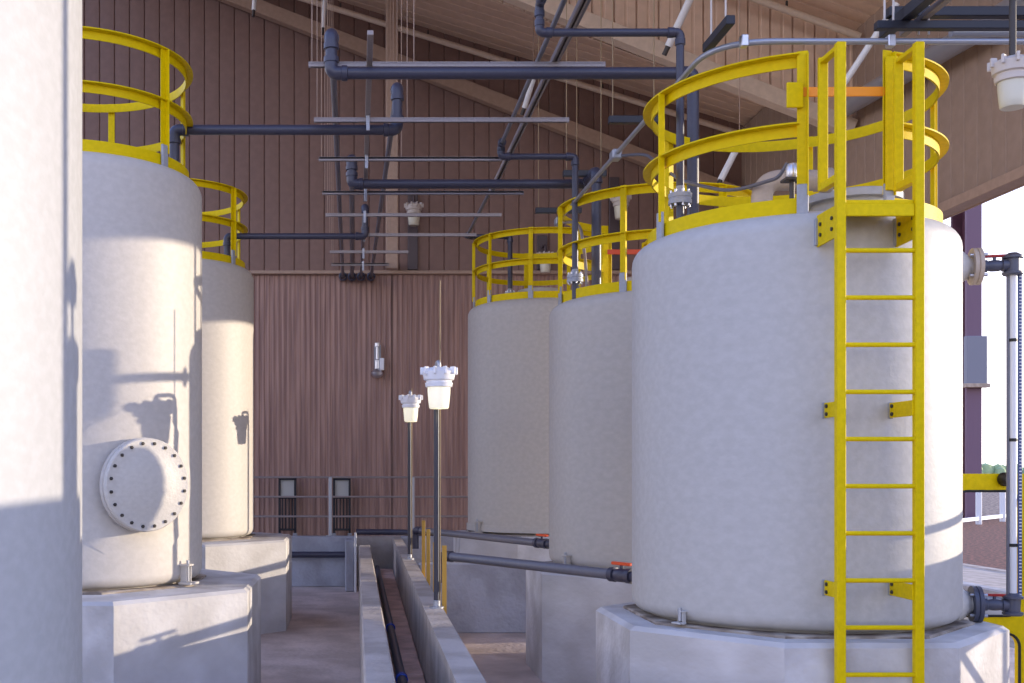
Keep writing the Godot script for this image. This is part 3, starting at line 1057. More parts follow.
func tanks() -> void:
	var r1 := make_tank(3.325, 8.45, -1.1, 1.74, "nearest large grey tank on the right with the yellow ladder on its front", M.tank)
	var r2 := make_tank(3.34, 12.26, -1.06, 1.85, "middle grey tank of the right row, partly behind the laddered tank", M.tank_warm)
	var r3 := make_tank(3.0, 17.95, -1.0, 2.65, "farthest grey tank of the right row, next to the back wall", M.tank_warm)
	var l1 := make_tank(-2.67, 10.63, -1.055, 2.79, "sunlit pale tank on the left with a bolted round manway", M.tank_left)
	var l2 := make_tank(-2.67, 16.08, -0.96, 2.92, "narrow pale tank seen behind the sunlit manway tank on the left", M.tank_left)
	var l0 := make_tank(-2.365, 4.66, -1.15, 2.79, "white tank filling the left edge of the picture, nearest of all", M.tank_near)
	make_pedestal(3.325, 8.45, -1.1, 1.36, "pale octagonal concrete pedestal under the laddered tank")
	make_pedestal(3.34, 12.26, -1.06, 1.36, "grey octagonal concrete pedestal under the middle right tank")
	make_pedestal(3.0, 17.95, -1.0, 1.36, "octagonal concrete pedestal under the farthest right tank")
	make_pedestal(-2.67, 10.63, -1.055, 1.69, "sunlit octagonal pedestal under the tank with the round manway")
	make_pedestal(-2.67, 16.08, -0.96, 1.69, "octagonal pedestal under the narrow pale tank on the left, farther back")
	make_pedestal(-2.365, 4.66, -1.15, 1.5, "pedestal under the white tank at the left edge")
	manway(-2.67, 10.63, -0.13, 40.0, 0.15, l1, M.tank_left)
	pad(-2.67, 10.63, -0.13, 40.0, 0.66, l1, M.tank_left)
	hold_down(-2.67, 10.63, -1.055, 66.0, l1, M.tank_left)
	manway(3.325, 8.45, 0.5, 178.0, 0.80, r1, M.tank)
	hold_down(3.325, 8.45, -1.1, -58.0, r1, M.tank, 0.4)
	hold_down(3.34, 12.26, -1.06, -65.0, r2, M.tank_warm, 0.6)
	hold_down(3.0, 17.95, -1.0, -62.0, r3, M.tank_warm)
	hold_down(-2.67, 16.08, -0.96, 10.0, l2, M.tank_left)
	# thickened base band of the far right tank
	var st := begin()
	band(st, P(3.0, 0, 17.95), R - 0.02, R + 0.02, -1.0 + EYE + 0.03, -1.0 + EYE + 0.13, 0, 360, 90)
	obj("base_band", st, M.tank_warm, r3)
	# side nozzles of the nearest right tank, coned and flanged
	var dir := ring_dir(75.0)
	for h in [1.50, -0.99]:
		st = begin()
		lathe(st, P(3.325, h, 8.45), dir, [Vector2(0.165, R - 0.08), Vector2(0.16, R - 0.02), Vector2(0.065, R + 0.085), Vector2(0.065, R + 0.10)], 28)
		var cn := obj("nozzle_cone", st, M.cover, r1)
		st = begin()
		lathe(st, P(3.325, h, 8.45), dir, [Vector2(0.0, R + 0.09), Vector2(0.135, R + 0.09), Vector2(0.135, R + 0.115), Vector2(0.128, R + 0.12), Vector2(0.135, R + 0.125), Vector2(0.135, R + 0.15), Vector2(0.0, R + 0.15)], 28)
		var nf := obj("nozzle_flange", st, M.beige if h > 0 else M.valve, cn)
		var u := dir.cross(Vector3.UP).normalized()
		for k in 4:
			var q := P(3.325, h, 8.45) + (u * cos(TAU * (k + 0.5) / 4) + Vector3.UP * sin(TAU * (k + 0.5) / 4)) * 0.105
			st = begin()
			tube(st, [q + dir * (R + 0.065), q + dir * (R + 0.18)], 0.012, 8)
			obj("stud", st, M.steel, cn)
	guardrail(3.325, 8.45, 1.74, [-78.5, -16.8, 14.5, 84.0, 150.0, -140.0], [-18.0, 16.0], "yellow ring guardrail with a gate opening on top of the laddered tank")
	guardrail(3.34, 12.26, 1.85, [-89.0, -33.0, 23.0, 79.0, 161.0, -161.6], [160.0, 200.0], "yellow ring guardrail on top of the middle right tank")
	guardrail(3.0, 17.95, 2.65, [-137.0, -97.0, -57.0, -17.0, 23.0, 63.0, 103.0, 143.0, -177.0], [0.0, 0.0], "yellow ring guardrail on top of the farthest right tank")
	guardrail(-2.67, 10.63, 2.79, [59.0, 120.6, 176.0, -64.0, -2.0, -125.0], [0.0, 0.0], "yellow ring guardrail on top of the sunlit manway tank")
	guardrail(-2.67, 16.08, 2.92, [61.0, 122.0, 178.0, -62.0, 0.0, -120.0], [0.0, 0.0], "yellow ring guardrail on top of the narrow left tank behind")
	make_ladder(3.33, 7.0, 1.0, 8.45, -2.25, 1.74, "tall yellow ladder with walk-through handholds on the nearest right tank")
	make_ladder(3.34, 13.69, -1.0, 12.26, -2.25, 1.85, "yellow ladder at the back of the middle right tank, only its top showing")
	# gate bars across the openings
	st = begin()
	bar(st, P(3.325, 2.555, 8.45) + ring_dir(-16.8) * 1.06, P(3.325, 2.555, 8.45) + ring_dir(14.5) * 1.06, 0.012, 0.065)
	var g1 := thing("swing_gate", "orange swing gate bar across the ladder opening of the nearest right tank", "gate", P(3.05, 2.6, 7.4))
	obj("gate_bar", st, M.orange, g1)
	st = begin()
	var pp := P(3.325, 2.53, 8.45) + ring_dir(-19.5) * 1.09
	box(st, pp, Vector3(0.11, 0.17, 0.02), 0.004)
	obj("hinge_plate", st, M.yellow, g1)
	st = begin()
	var qq := P(3.325, 2.33, 8.45) + ring_dir(14.5) * 1.092
	box(st, qq, Vector3(0.08, 0.9, 0.02), 0.004)
	obj("latch_plate", st, M.yellow, g1)
	st = begin()
	bar(st, P(3.34, 2.63, 12.26) + ring_dir(161) * 1.06, P(3.34, 2.63, 12.26) + ring_dir(198) * 1.06, 0.012, 0.06)
	tag(obj("swing_gate", st, M.handle), "orange swing gate bar at the back of the middle right tank", "gate")

func overhead() -> void:
	var st := begin()
	# rafters
	st = begin()
	bar(st, P(XL, 10.72, 21.72), P(XR - 0.1, 5.41, 21.72), 0.2, 0.26)
	var b1 := obj("rafter", st, M.beam)
	tag(b1, "brown sloping rafter against the upper back wall", "beam")
	st = begin()
	bar(st, P(XL, 10.67, 16.85), P(XR - 0.1, 5.22, 16.85), 0.22, 0.24)
	tag(obj("rafter", st, M.beam_pale), "pale thick sloping rafter under the roof step", "beam")
	for q in [[8.97, 0.309, 21.4, "thin grey conduit sloping along the top of the back wall"], [9.40, 0.36, 16.6, "thin pale conduit sloping under the front roof above the laddered tank"]]:
		var root := thing("roof_conduit", q[3], "conduit", P(0, q[0] - 0.1, q[2]))
		st = begin()
		tube(st, [P(XL + 0.1, q[0] - 0.12 - q[1] * (XL + 0.1), q[2]), P(XR - 0.1, q[0] - 0.12 - q[1] * (XR - 0.1), q[2])], 0.055, 10)
		obj("run", st, M.beam_pale, root)
		var x := XL + 0.6
		while x < XR - 0.2:
			st = begin()
			bar(st, P(x, q[0] - 0.12 - q[1] * x, q[2]), P(x, q[0] + 0.02 - q[1] * x, q[2]), 0.03, 0.03)
			obj("clip", st, M.bolt, root)
			x += 1.7
	# big pale duct at the head of the right wall
	st = begin()
	tube(st, [P(XR - 0.28, 5.50, 16.7), P(XR - 0.28, 5.24, 13.0), P(XR - 0.28, 5.0, 8.5), P(XR - 0.28, 4.9, 6.6)], 0.14, 20)
	tag(obj("round_duct", st, M.conduit), "thick pale round duct running along the right wall", "duct")
	# upright column on the back wall
	st = begin()
	slab(st, 0.56, 0.78, 3.74, back_roof(0.8), 20.40, 20.60, 0.01)
	slab(st, 0.58, 0.76, 4.02, 4.14, 20.60, 21.88, 0.01)
	tag(obj("steel_post", st, M.beam), "tan steel post hung from the roof before the upper back wall", "column")
	# process pipes: a run over each tank and the long lines to the wall
	var rack := 3.8
	var P1 := pipe_line("process_pipe", "thick dark pipe highest of the left rack, crossing to drop behind the laddered tank", [[P(-0.26, 3.84, 21.9), P(-0.21, 3.72, 9.37), P(-0.21, 3.38, 9.37), P(2.87, 3.38, 9.37), P(2.87, 1.9, 9.37)]], 0.05, M.pipe)
	pipe_line("process_pipe", "dark pipe leaving the sunlit manway tank and turning up to the rack", [[P(0.30, 3.84, 21.9), P(0.41, 3.80, 10.9), P(0.41, 3.37, 10.9), P(-1.80, 3.37, 10.9), P(-1.80, 2.9, 10.9)]], 0.05, M.pipe)
	pipe_line("process_pipe", "thick dark pipe crossing to drop onto the middle right tank", [[P(-0.08, 3.84, 21.9), P(-0.05, 3.68, 13.0), P(-0.05, 3.38, 13.0), P(2.72, 3.38, 13.0), P(2.72, 3.38, 12.45), P(2.72, 1.9, 12.45)]], 0.055, M.pipe)
	pipe_line("process_pipe", "dark pipe leaving the narrow left tank and turning up to the rack", [[P(0.10, 3.84, 21.9), P(0.13, 3.80, 15.86), P(0.13, 3.37, 15.86), P(-1.86, 3.37, 15.86), P(-1.86, 3.0, 15.86)]], 0.045, M.pipe)
	pipe_line("process_pipe", "thin dark pipe dropping to a flange on the laddered tank from the upper right run", [[P(1.43, 3.60, 6.5), P(1.41, 3.58, 8.45), P(1.41, 3.36, 8.45), P(2.49, 3.36, 8.45), P(2.49, 1.8, 8.45)]], 0.03, M.pipe, 0.08, P(2.49, 2.04, 8.45))
	pipe_line("process_pipe", "thin dark pipe dropping to a flange on the middle right tank", [[P(1.60, 3.62, 6.5), P(1.57, 3.52, 11.9), P(1.57, 3.39, 11.9), P(2.37, 3.39, 11.9), P(2.37, 1.85, 11.9)]], 0.034, M.pipe, 0.08, P(2.37, 2.03, 11.9))
	pipe_line("process_pipe", "thin dark pipe running back to the farthest right tank", [[P(1.90, 3.81, 6.5), P(1.80, 3.79, 17.85), P(2.5, 3.79, 17.85), P(2.5, 2.65, 17.85)]], 0.04, M.pipe, 0.08, P(2.5, 2.80, 17.85))
	# galvanised collar on the wall where the four lines pass through
	for i in 4:
		st = begin()
		lathe(st, P([-0.26, -0.08, 0.10, 0.30][i], 3.84, 21.82), Vector3.BACK, [Vector2(0.05, -0.1), Vector2(0.085, -0.09), Vector2(0.085, 0.02), Vector2(0.06, 0.03)], 16)
		tag(obj("wall_sleeve", st, M.pipe), ["round dark pipe sleeve through the back wall, leftmost of four", "round dark pipe sleeve through the back wall, second from left of four", "round dark pipe sleeve through the back wall, third from left of four", "round dark pipe sleeve through the back wall, rightmost of four"][i], "sleeve", "pipe sleeves in the back wall")
	# the rack: eight cross struts carried by hangers
	var xs1 := [2.15, 2.08, 1.6, 2.04, 1.95, 1.75, 0.82, 0.55]
	var ord := ["nearest", "second nearest", "third nearest", "fourth nearest", "fourth farthest", "third farthest", "second farthest", "farthest"]
	for i in 8:
		var d: float = [9.5, 10.75, 12.1, 13.38, 14.75, 16.0, 17.25, 18.3][i]
		var h: float = [3.50, 3.42, 3.42, 3.37, 3.42, 3.42, 3.42, 3.42][i]
		var root := thing("rack_strut", "grey cross strut of the overhead pipe rack, %s of eight" % ord[i], "strut", P(-0.4, h, d), "cross struts of the overhead pipe rack")
		st = begin()
		slab(st, -0.41, xs1[i], h - 0.005, h + 0.02, d - 0.021, d + 0.021, 0.003)
		slab(st, -0.41, xs1[i], h - 0.022, h + 0.02, d - 0.021, d - 0.016, 0.0)
		slab(st, -0.41, xs1[i], h - 0.022, h + 0.02, d + 0.016, d + 0.021, 0.0)
		obj("channel", st, M.channel, root)
		for x in [-0.38, 0.5]:
			st = begin()
			tube(st, [P(x, h, d), P(x, front_roof(x) if d < 17.0 else back_roof(x), d)], 0.004, 5)
			obj("hanger_rod", st, M.beam, root)
		st = begin()
		slab(st, 0.10, 0.135, h - 0.11, h + 0.05, d - 0.035, d - 0.02, 0.004)
		obj("clamp", st, M.galv, root)
	st = begin()
	slab(st, 0.09, 0.14, 3.46, 3.50, 8.75, 14.2, 0.004)
	tag(obj("rack_rail", st, M.channel), "pale lengthwise channel lying on the nearest struts of the rack", "strut")
	channel_bar("rack_rail", "pale lengthwise channel between the thin pipes at the top", P(1.73, 3.58, 6.6), P(1.70, 3.50, 13.9), 0.05, M.channel, "")
	# dark trapeze struts on thin rods
	var tz := [[2.45, 2.95, 10.67, 3.40, "dark trapeze strut on yellowish rods, nearest left of the laddered tank"], [2.40, 2.90, 12.75, 3.44, "dark trapeze strut on thin rods beside the thin drop pipe of the middle tank"], [2.35, 2.95, 14.4, 3.40, "dark trapeze strut on thin rods above the farthest right tank"]]
	for t in tz:
		var root := thing("trapeze_strut", t[4], "strut", P(t[0], t[3], t[2]), "dark trapeze struts on rods")
		st = begin()
		slab(st, t[0], t[1], t[3] - 0.04, t[3] + 0.03, t[2] - 0.035, t[2] + 0.035, 0.004)
		obj("channel", st, M.channel_dark, root)
		for x in [t[0] + 0.04, t[1] - 0.06]:
			st = begin()
			tube(st, [P(x, t[3], t[2]), P(x, front_roof(x), t[2])], 0.0055, 6)
			obj("hanger_rod", st, M.rod, root)
	# trapeze above the bend of the conduit
	var tz4 := thing("trapeze_strut", "short dark strut hung lengthwise at the bend of the grey conduit", "strut", P(2.48, 2.95, 7.5), "dark trapeze struts on rods")
	st = begin()
	slab(st, 2.44, 2.50, 2.94, 3.0, 7.25, 7.75, 0.004)
	obj("channel", st, M.channel_dark, tz4)
	for d in [7.35, 7.65]:
		st = begin()
		tube(st, [P(2.47, 2.97, d), P(2.47, front_roof(2.47), d)], 0.007, 6)
		obj("hanger_rod", st, M.lampcap_shade, tz4)
	# dark struts at the upper right
	var tr := thing("overhead_rack", "dark strut frame hung above the ladder at the upper right", "strut", P(3.9, 3.0, 7.2))
	st = begin()
	slab(st, 3.50, 6.2, 2.965, 3.02, 7.38, 7.44, 0.004)
	slab(st, 3.64, 6.2, 3.10, 3.165, 7.50, 7.57, 0.004)
	obj("cross_channel", st, M.channel_dark, tr)
	st = begin()
	slab(st, 3.66, 3.73, 3.02, 3.10, 6.5, 7.7, 0.004)
	obj("long_channel", st, M.channel_dark, tr)
	st = begin()
	slab(st, 3.80, 3.85, 3.03, 3.07, 6.5, 7.7, 0.004)
	obj("long_channel", st, M.channel, tr)
	for p in [[3.56, 7.41], [3.62, 7.41], [3.85, 7.53], [3.92, 7.53]]:
		st = begin()
		tube(st, [P(p[0], 2.98, p[1]), P(p[0], front_roof(p[0]), p[1])], 0.008, 6)
		obj("hanger_rod", st, M.lampcap_shade, tr)
	st = begin()
	tube(st, [P(4.12, 3.03, 7.62), P(6.2, 3.03, 7.62)], 0.032, 14)
	tag(obj("cross_pipe", st, M.conduit), "pale grey pipe lying under the dark strut frame at the upper right", "pipe")
	# grey conduit: across at the top right, bending back along the tanks
	var cd := thing("conduit", "grey conduit crossing the upper right and bending back over the right tanks", "conduit", P(2.4, 2.9, 8))
	st = begin()
	tube(st, bend([P(6.3, 2.895, 7.43), P(2.42, 2.895, 7.43), P(2.39, 2.90, 10.0), P(2.35, 2.90, 12.95)], 0.42, 10), 0.021, 12)
	obj("run", st, M.conduit, cd)
	for q in [[2.385, 2.89, 10.1], [2.36, 2.89, 12.8]]:
		st = begin()
		box(st, P(q[0], q[1], q[2]), Vector3(0.09, 0.09, 0.14), 0.012)
		obj("junction_box", st, M.conduit, cd)
	for q in [P(2.62, 2.895, 7.43), P(3.61, 2.895, 7.43)]:
		st = begin()
		box(st, q, Vector3(0.05, 0.08, 0.06), 0.006)
		obj("clamp", st, M.steel, cd)
	st = begin()
	tube(st, bend([P(2.40, 2.87, 10.05), P(2.62, 2.86, 9.95), P(2.66, 2.36, 9.0), P(2.80, 2.07, 8.2), P(2.98, 2.06, 7.75), P(3.02, 2.15, 7.7)], 0.3, 8), 0.014, 8)
	tag(obj("flexible_conduit", st, M.pipe_grey), "thin flexible conduit sagging onto the top of the laddered tank", "conduit")
	st = begin()
	tube(st, bend([P(2.37, 2.86, 12.7), P(2.52, 2.80, 12.4), P(2.54, 2.4, 12.2), P(2.54, 2.0, 12.1)], 0.25, 8), 0.018, 8)
	tag(obj("flexible_conduit", st, M.channel), "pale flexible conduit dropping onto the middle right tank", "conduit")
	# white brace tubes hung under the roof: lower end and upper end
	var br := [
		[P(2.83, 6.09, 18.5), P(2.95, 6.50, 18.3), "white brace tube under the roof near the centre", 0.045],
		[P(4.20, 5.70, 14.8), P(4.75, 7.0, 14.3), "long white brace tube hanging left of the laddered tank's top", 0.05],
		[P(5.62, 4.44, 12.7), P(6.05, 5.22, 12.3), "white brace tube behind the ladder handholds", 0.036],
		[P(-0.60, 8.04, 20.0), P(-0.56, 8.6, 20.0), "short white brace tube at the top of the back wall, right of two", 0.04],
		[P(-1.86, 8.36, 20.0), P(-1.82, 8.9, 20.0), "short white brace tube at the top of the back wall, left of two", 0.04],
		[P(4.97, 3.95, 15.0), P(5.23, 4.46, 15.0), "small white brace tube seen through the guardrail of the nearest right tank", 0.045],
	]
	for q in br:
		var root := thing("brace_tube", q[2], "brace", q[0], "white brace tubes under the roof")
		st = begin()
		tube(st, [q[0], q[1]], q[3], 12)
		obj("rod", st, M.white, root)
		st = begin()
		var dn: Vector3 = (q[0] - q[1]).normalized()
		tube(st, [q[0], q[0] + dn * 0.12], q[3] * 0.7, 10)
		obj("dark_tip", st, M.bolt, root)
		var up: Vector3 = q[1]
		var ceil_h: float = (back_roof(up.x) if -up.z > 17.0 else front_roof(up.x)) + EYE
		st = begin()
		tube(st, [up, Vector3(up.x, ceil_h, up.z)], 0.006, 6)
		obj("hanger_rod", st, M.beam, root)

func fittings() -> void:
	var st := begin()
	stanchion_light(0.765, 10.45, -1.31, "larger white jar light on a dark pole, the nearer of two on the trench wall", 0.572, 1.80)
	stanchion_light(0.785, 16.15, -1.31, "smaller white jar light on a dark pole, the farther of two on the trench wall", 0.70, 1.2)
	wall_lamp(1.13, 4.78, 21.5, 1.1, "jar light on the upper back wall beside the tan column")
	wall_lamp(5.13, 4.86, 21.3, 1.2, "jar light on the back wall seen above the middle tank's guardrail")
	wall_lamp(3.70, 3.86, 21.5, 1.0, "jar light low on the back wall seen through the farthest guardrail")
	# jar light hung at the right edge
	var hl := thing("jar_light", "large jar light hanging under the roof at the right edge", "light", P(4.0, 2.205, 6.7), "jar lights on walls and ceiling")
	jar(P(4.0, 2.205, 6.7), 0.78, hl, M.lampcap_shade, M.globe_shade)
	st = begin()
	tube(st, [P(4.0, 2.5, 6.7), P(4.0, front_roof(4.0), 6.7)], 0.02, 10)
	obj("stem", st, M.bolt, hl)
	# chromed horn on the lower wall
	var hn := thing("wall_horn", "small chromed fitting mounted on the lower back wall", "fitting", P(0.44, 2.1, 21.9))
	st = begin()
	lathe(st, P(0.42, 1.82, 21.84), Vector3.UP, [Vector2(0.0, 0.0), Vector2(0.07, 0.02), Vector2(0.115, 0.07), Vector2(0.12, 0.11), Vector2(0.08, 0.16), Vector2(0.05, 0.19), Vector2(0.05, 0.36), Vector2(0.03, 0.38), Vector2(0.03, 0.62), Vector2(0.055, 0.63), Vector2(0.055, 0.70), Vector2(0.0, 0.71)], 20)
	obj("chrome_body", st, M.steel, hn)
	st = begin()
	slab(st, 0.47, 0.56, 1.98, 2.22, 21.80, 21.9, 0.01)
	obj("switch_box", st, M.lampcap, hn)
	st = begin()
	slab(st, 0.36, 0.50, 1.85, 2.5, 21.93, 21.97, 0.006)
	obj("mount_plate", st, M.foot, hn)
	# dark framed louvred openings on the walkway
	for i in 2:
		var x: float = [-1.36, -0.28][i]
		var root := thing("louver_frame", ["dark framed narrow louver at the foot of the back wall, left of the pair", "dark framed narrow louver at the foot of the back wall, right of the pair"][i], "louver", P(x, -1.3, 21.85), "dark framed louvers along the walkway")
		st = begin()
		for s in [-1.0, 1.0]:
			slab(st, x + s * 0.155 - 0.022, x + s * 0.155 + 0.022, -1.31, -0.16, 21.78, 21.86, 0.005)
		slab(st, x - 0.17, x + 0.17, -0.20, -0.155, 21.78, 21.86, 0.005)
		slab(st, x - 0.17, x + 0.17, -0.57, -0.53, 21.78, 21.86, 0.005)
		slab(st, x - 0.17, x + 0.17, -1.20, -1.16, 21.78, 21.86, 0.005)
		obj("frame", st, M.channel_dark, root)
		st = begin()
		slab(st, x - 0.14, x + 0.14, -0.54, -0.19, 21.82, 21.85, 0.004)
		obj("pane", st, M.pane, root)
		for k in 4:
			st = begin()
			var xx := x - 0.10 + 0.066 * k
			slab(st, xx - 0.013, xx + 0.013, -1.18, -0.55, 21.81, 21.84, 0.003)
			obj("slat", st, M.channel_dark, root)
		for s in [-1.0, 1.0]:
			st = begin()
			slab(st, x + s * 0.155 - 0.04, x + s * 0.155 + 0.04, -1.31, -1.25, 21.72, 21.86, 0.006)
			obj("foot", st, M.foot, root)
	# beige vent bend and small instrument on the nearest right tank
	var ve := thing("vent_elbow", "beige vent pipe bend on top of the laddered tank", "pipe", P(2.95, 1.8, 8.3))
	st = begin()
	tube(st, bend([P(2.97, 1.80, 8.05), P(2.97, 2.12, 8.05), P(3.45, 2.12, 8.05)], 0.14, 10), 0.075, 20)
	obj("bend", st, M.beige, ve)
	st = begin()
	lathe(st, P(2.97, 1.80, 8.05), Vector3.UP, [Vector2(0.13, 0.0), Vector2(0.13, 0.05), Vector2(0.076, 0.055)], 20)
	obj("collar", st, M.beige, ve)
	st = begin()
	lathe(st, P(3.45, 2.12, 8.05), Vector3.RIGHT, [Vector2(0.075, -0.05), Vector2(0.09, -0.045), Vector2(0.09, 0.02), Vector2(0.06, 0.025), Vector2(0.06, -0.02)], 20)
	obj("lip", st, M.beige, ve)
	var ins := thing("level_sensor", "small steel level sensor on a bracket at the edge of the laddered tank's top", "sensor", P(3.02, 1.85, 7.62))
	st = begin()
	lathe(st, P(3.02, 2.02, 7.62), Vector3.UP, [Vector2(0.0, 0.0), Vector2(0.035, 0.0), Vector2(0.042, 0.02), Vector2(0.042, 0.07), Vector2(0.03, 0.10), Vector2(0.0, 0.11)], 18)
	obj("head", st, M.steel, ins)
	st = begin()
	slab(st, 2.96, 3.09, 2.0, 2.02, 7.57, 7.68, 0.004)
	tube(st, [P(3.02, 1.78, 7.62), P(3.02, 2.0, 7.62)], 0.018, 12)
	obj("bracket", st, M.bolt, ins)
	# sight gauge on the right side of the nearest right tank
	var sg := thing("sight_gauge", "upright sight gauge tube with blue scale and valves on the right of the laddered tank", "gauge", P(4.80, -0.99, 8.06))
	var dir := ring_dir(75.0)
	var c := P(3.325, 0, 8.45)
	for h in [1.50, -0.99]:
		var hv := Vector3(0, h, 0)
		st = begin()
		tube(st, [c + dir * (R + 0.140) + hv, c + dir * (R + 0.330) + hv], 0.028, 14)
		obj("stub", st, M.valve, sg)
		ball_valve(c + dir * (R + 0.245) + hv, dir, 0.034, sg, M.valve, M.red)
		st = begin()
		lathe(st, c + dir * (R + 0.365) + hv, Vector3.UP, [Vector2(0.0, -0.075), Vector2(0.06, -0.075), Vector2(0.07, -0.065), Vector2(0.07, -0.05), Vector2(0.05, -0.045), Vector2(0.05, 0.045), Vector2(0.07, 0.05), Vector2(0.07, 0.065), Vector2(0.03, 0.09), Vector2(0.0, 0.09)], 20)
		obj("tee", st, M.valve, sg)
	st = begin()
	tube(st, [c + dir * (R + 0.365) + Vector3(0, -0.93, 0), c + dir * (R + 0.365) + Vector3(0, 1.44, 0)], 0.027, 16)
	obj("clear_tube", st, M.white, sg)
	for h in [-0.55, 0.22, 0.95]:
		st = begin()
		lathe(st, c + dir * (R + 0.365) + Vector3(0, h, 0), Vector3.UP, [Vector2(0.027, -0.012), Vector2(0.032, -0.01), Vector2(0.032, 0.01), Vector2(0.027, 0.012)], 16)
		obj("clip_ring", st, M.black, sg)
	st = begin()
	var base := c + dir * (R + 0.365)
	box(st, base + Vector3(0.052, 0.25, 0.0), Vector3(0.028, 2.36, 0.012), 0.002)
	var sc := obj("scale", st, M.scale, sg)
	sc.set_meta("label", "dark blue scale strip with pale tick marks")
	st = begin()
	for k in 94:
		box(st, base + Vector3(0.052, -0.91 + k * 0.025, 0.007), Vector3(0.016, 0.008, 0.003))
	var tk := obj("tick_marks", st, M.white, sc)
	tk.set_meta("kind", "stuff")
	st = begin()
	tube(st, [base + Vector3(-0.036, -0.93, 0), base + Vector3(-0.036, 1.44, 0)], 0.011, 8)
	obj("side_rod", st, M.pipe_grey, sg)
	# yellow guard frame with rounded openings
	var gf := thing("guard_frame", "yellow steel guard frame with rounded openings behind the sight gauge", "frame", P(5.2, -2.25, 8.63))
	yellow_frame(gf)
	st = begin()
	lathe(st, P(5.06, -0.072, 8.56), Vector3.BACK, [Vector2(0.055, -0.03), Vector2(0.055, 0.03), Vector2(0.04, 0.05), Vector2(0.0, 0.055)], 18)
	obj("black_knob", st, M.black, gf)
	# overflow pot and link pipe between the two nearest right tanks
	var op := thing("overflow_pot", "grey overflow pot with link pipe between the two nearest right tanks", "pot", P(3.3, 1.1, 9.87))
	st = begin()
	lathe(st, P(3.3, 1.1, 10.29), Vector3.UP, [Vector2(0.0, 0.0), Vector2(0.12, 0.02), Vector2(0.2, 0.12), Vector2(0.21, 0.2), Vector2(0.21, 0.65), Vector2(0.2, 0.68), Vector2(0.0, 0.7)], 24)
	obj("pot", st, M.tank, op)
	st = begin()
	tube(st, [P(3.3, 1.52, 9.55), P(3.3, 1.52, 11.15)], 0.042, 14)
	lathe(st, P(3.3, 1.52, 11.0), Vector3.BACK, [Vector2(0.042, -0.02), Vector2(0.09, -0.02), Vector2(0.09, 0.02), Vector2(0.042, 0.02)], 18)
	obj("link_pipe", st, M.tank, op)
	# equipment just outside the right of the frame whose shadow falls on the white tank
	var eq := thing("control_cabinet", "pale control cabinet standing beyond the right edge of the picture", "cabinet", P(4.4, -2.25, 5.0))
	st = begin()
	slab(st, 4.1, 4.9, -2.25, 0.42, 4.4, 6.1, 0.03)
	obj("body", st, M.grey, eq)
	st = begin()
	slab(st, 4.2, 4.8, 0.42, 0.62, 4.6, 5.7, 0.03)
	obj("cap", st, M.grey, eq)
	var ps := thing("pump_stand", "grey pump stand on braced legs beyond the right edge of the picture", "stand", P(6.3, -2.25, 8.0))
	st = begin()
	slab(st, 5.9, 6.8, -0.82, -0.36, 7.3, 8.52, 0.03)
	obj("tray", st, M.grey, ps)
	for q in [[5.95, 7.4], [6.75, 7.4], [5.95, 8.45], [6.75, 8.45]]:
		st = begin()
		slab(st, q[0] - 0.04, q[0] + 0.04, -2.25, -0.8, q[1] - 0.04, q[1] + 0.04, 0.005)
		obj("leg", st, M.grey, ps)
	for q in [[7.4, 8.45], [8.45, 7.4]]:
		st = begin()
		bar(st, P(5.95, -2.1, q[0]), P(5.95, -0.85, q[1]), 0.06, 0.05)
		obj("brace", st, M.grey, ps)
	st = begin()
	tube(st, [P(6.0, -0.15, 7.3), P(6.0, -0.06, 8.5)], 0.03, 10)
	tube(st, [P(6.0, -0.4, 7.45), P(6.0, -0.14, 7.45)], 0.02, 8)
	tube(st, [P(6.0, -0.4, 8.4), P(6.0, -0.07, 8.4)], 0.02, 8)
	obj("grab_rail", st, M.grey, ps)
	var rp := thing("riser_pipe", "grey riser pipe with valve beyond the right edge of the picture", "pipe", P(4.4, 0.6, 5.1))
	st = begin()
	tube(st, [P(4.4, 0.6, 5.56), P(4.4, 1.2, 5.56)], 0.085, 14)
	lathe(st, P(4.4, 1.14, 5.56), Vector3.UP, [Vector2(0.06, 0.0), Vector2(0.12, 0.0), Vector2(0.12, 0.14), Vector2(0.02, 0.18), Vector2(0.02, 0.3), Vector2(0.07, 0.32), Vector2(0.08, 0.40), Vector2(0.03, 0.5), Vector2(0.0, 0.5)], 18)
	obj("valve_stack", st, M.valve, rp)
	st = begin()
	tube(st, [P(5.2, -2.25, 5.6), P(5.2, 4.2, 5.6)], 0.03, 12)
	tag(obj("conduit_riser", st, M.conduit), "tall grey conduit riser beyond the right edge of the picture", "conduit")

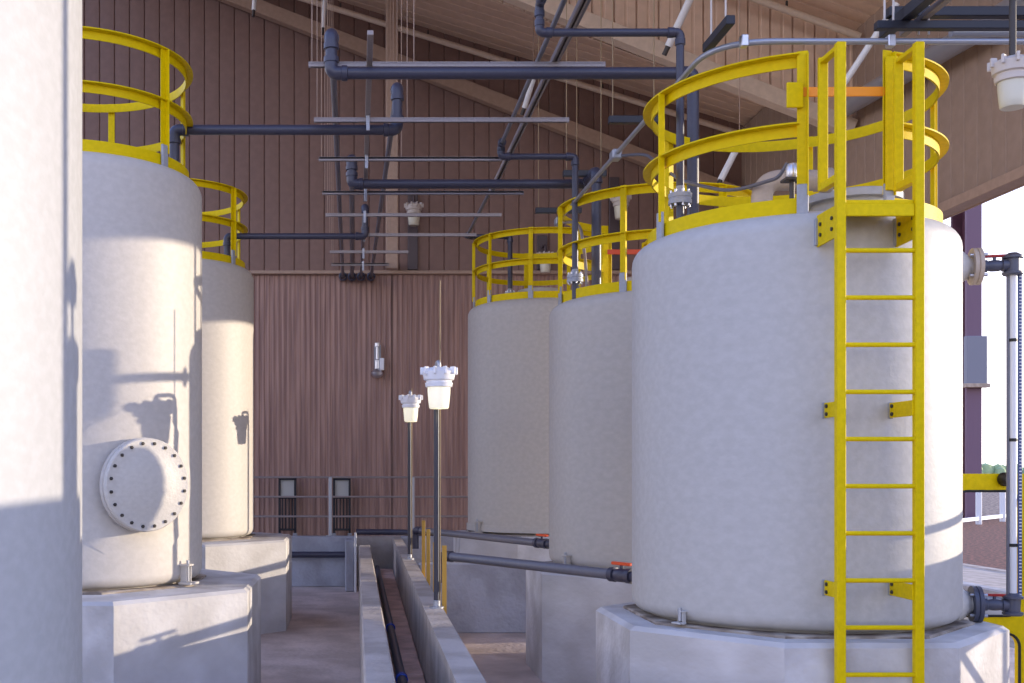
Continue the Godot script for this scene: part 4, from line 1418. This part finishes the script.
func yellow_frame(root: Node3D) -> void:
	# plate in the x-h plane with two rounded openings, made from strips round each opening
	var d0 := 8.60
	var d1 := 8.66
	var outer := [4.60, 9.6, -2.25, -0.041]
	var xs := [4.60, 5.24, 6.02, 7.2, 8.4, 9.6]
	var hs := [-2.25, -1.21, -0.041]
	var holes := []
	for i in 5:
		holes.append([xs[i] + 0.075, xs[i + 1] - 0.055, -1.14, -0.165])
		holes.append([xs[i] + 0.075, xs[i + 1] - 0.055, -2.12, -1.28])
	var st := begin()
	for hole in holes:
		var cx: float = (hole[0] + hole[1]) * 0.5
		var ci := 0
		for i in 5:
			if cx > xs[i] and cx < xs[i + 1]:
				ci = i
		var ri: int = 1 if hole[3] > -1.0 else 0
		var X0: float = xs[ci]
		var X1: float = xs[ci + 1]
		var H0: float = hs[ri]
		var H1: float = hs[ri + 1]
		var inn := []
		var n := 8
		var r := 0.10
		for q in [[hole[1] - r, hole[3] - r, 0.0], [hole[0] + r, hole[3] - r, 90.0], [hole[0] + r, hole[2] + r, 180.0], [hole[1] - r, hole[2] + r, 270.0]]:
			for k in n + 1:
				var t: float = deg_to_rad(q[2] + 90.0 * k / n)
				inn.append(Vector2(q[0] + r * cos(t), q[1] + r * sin(t)))
		var mc := Vector2((hole[0] + hole[1]) * 0.5, (hole[2] + hole[3]) * 0.5)
		var m := inn.size()
		var outp := []
		for i in m:
			var seg: int = i / (n + 1)
			var kk: int = i % (n + 1)
			# outer point: half of each corner goes to one side, half to the other
			var p: Vector2 = inn[i]
			var corner: Vector2 = [Vector2(X1, H1), Vector2(X0, H1), Vector2(X0, H0), Vector2(X1, H0)][seg]
			var a: Vector2 = [Vector2(X1, p.y), Vector2(p.x, H1), Vector2(X0, p.y), Vector2(p.x, H0)][seg]
			var b: Vector2 = [Vector2(p.x, H1), Vector2(X0, p.y), Vector2(p.x, H0), Vector2(X1, p.y)][seg]
			outp.append(a if kk < n / 2 else (corner if kk == n / 2 else b))
		for i in m:
			var j := (i + 1) % m
			var pi: Vector2 = inn[i]
			var pj: Vector2 = inn[j]
			var qi: Vector2 = outp[i]
			var qj: Vector2 = outp[j]
			for f in [[d0, Vector3.BACK], [d1, Vector3.FORWARD]]:
				quad(st, P(pi.x, pi.y, f[0]), P(pj.x, pj.y, f[0]), P(qj.x, qj.y, f[0]), P(qi.x, qi.y, f[0]), f[1])
			var into := P(mc.x, mc.y, d0) - P(pi.x, pi.y, d0)
			quad(st, P(pi.x, pi.y, d0), P(pj.x, pj.y, d0), P(pj.x, pj.y, d1), P(pi.x, pi.y, d1), into)
	slab(st, outer[0], outer[1], outer[3], outer[3] + 0.012, d0, d1)
	slab(st, outer[0] - 0.012, outer[0], outer[2], outer[3], d0, d1)
	obj("plate", st, M.yellow, root)
	# black rubber edging of the openings
	for hole in holes:
		st = begin()
		var pts := []
		var r := 0.10
		for q in [[hole[1] - r, hole[3] - r, 0.0], [hole[0] + r, hole[3] - r, 90.0], [hole[0] + r, hole[2] + r, 180.0], [hole[1] - r, hole[2] + r, 270.0]]:
			for k in 7:
				var t: float = deg_to_rad(q[2] + 90.0 * k / 6)
				pts.append(P(q[0] + r * cos(t), q[1] + r * sin(t), d0 - 0.004))
		pts.append(pts[0])
		tube(st, pts, 0.011, 6, false)
		obj("edge_trim", st, M.black, root)
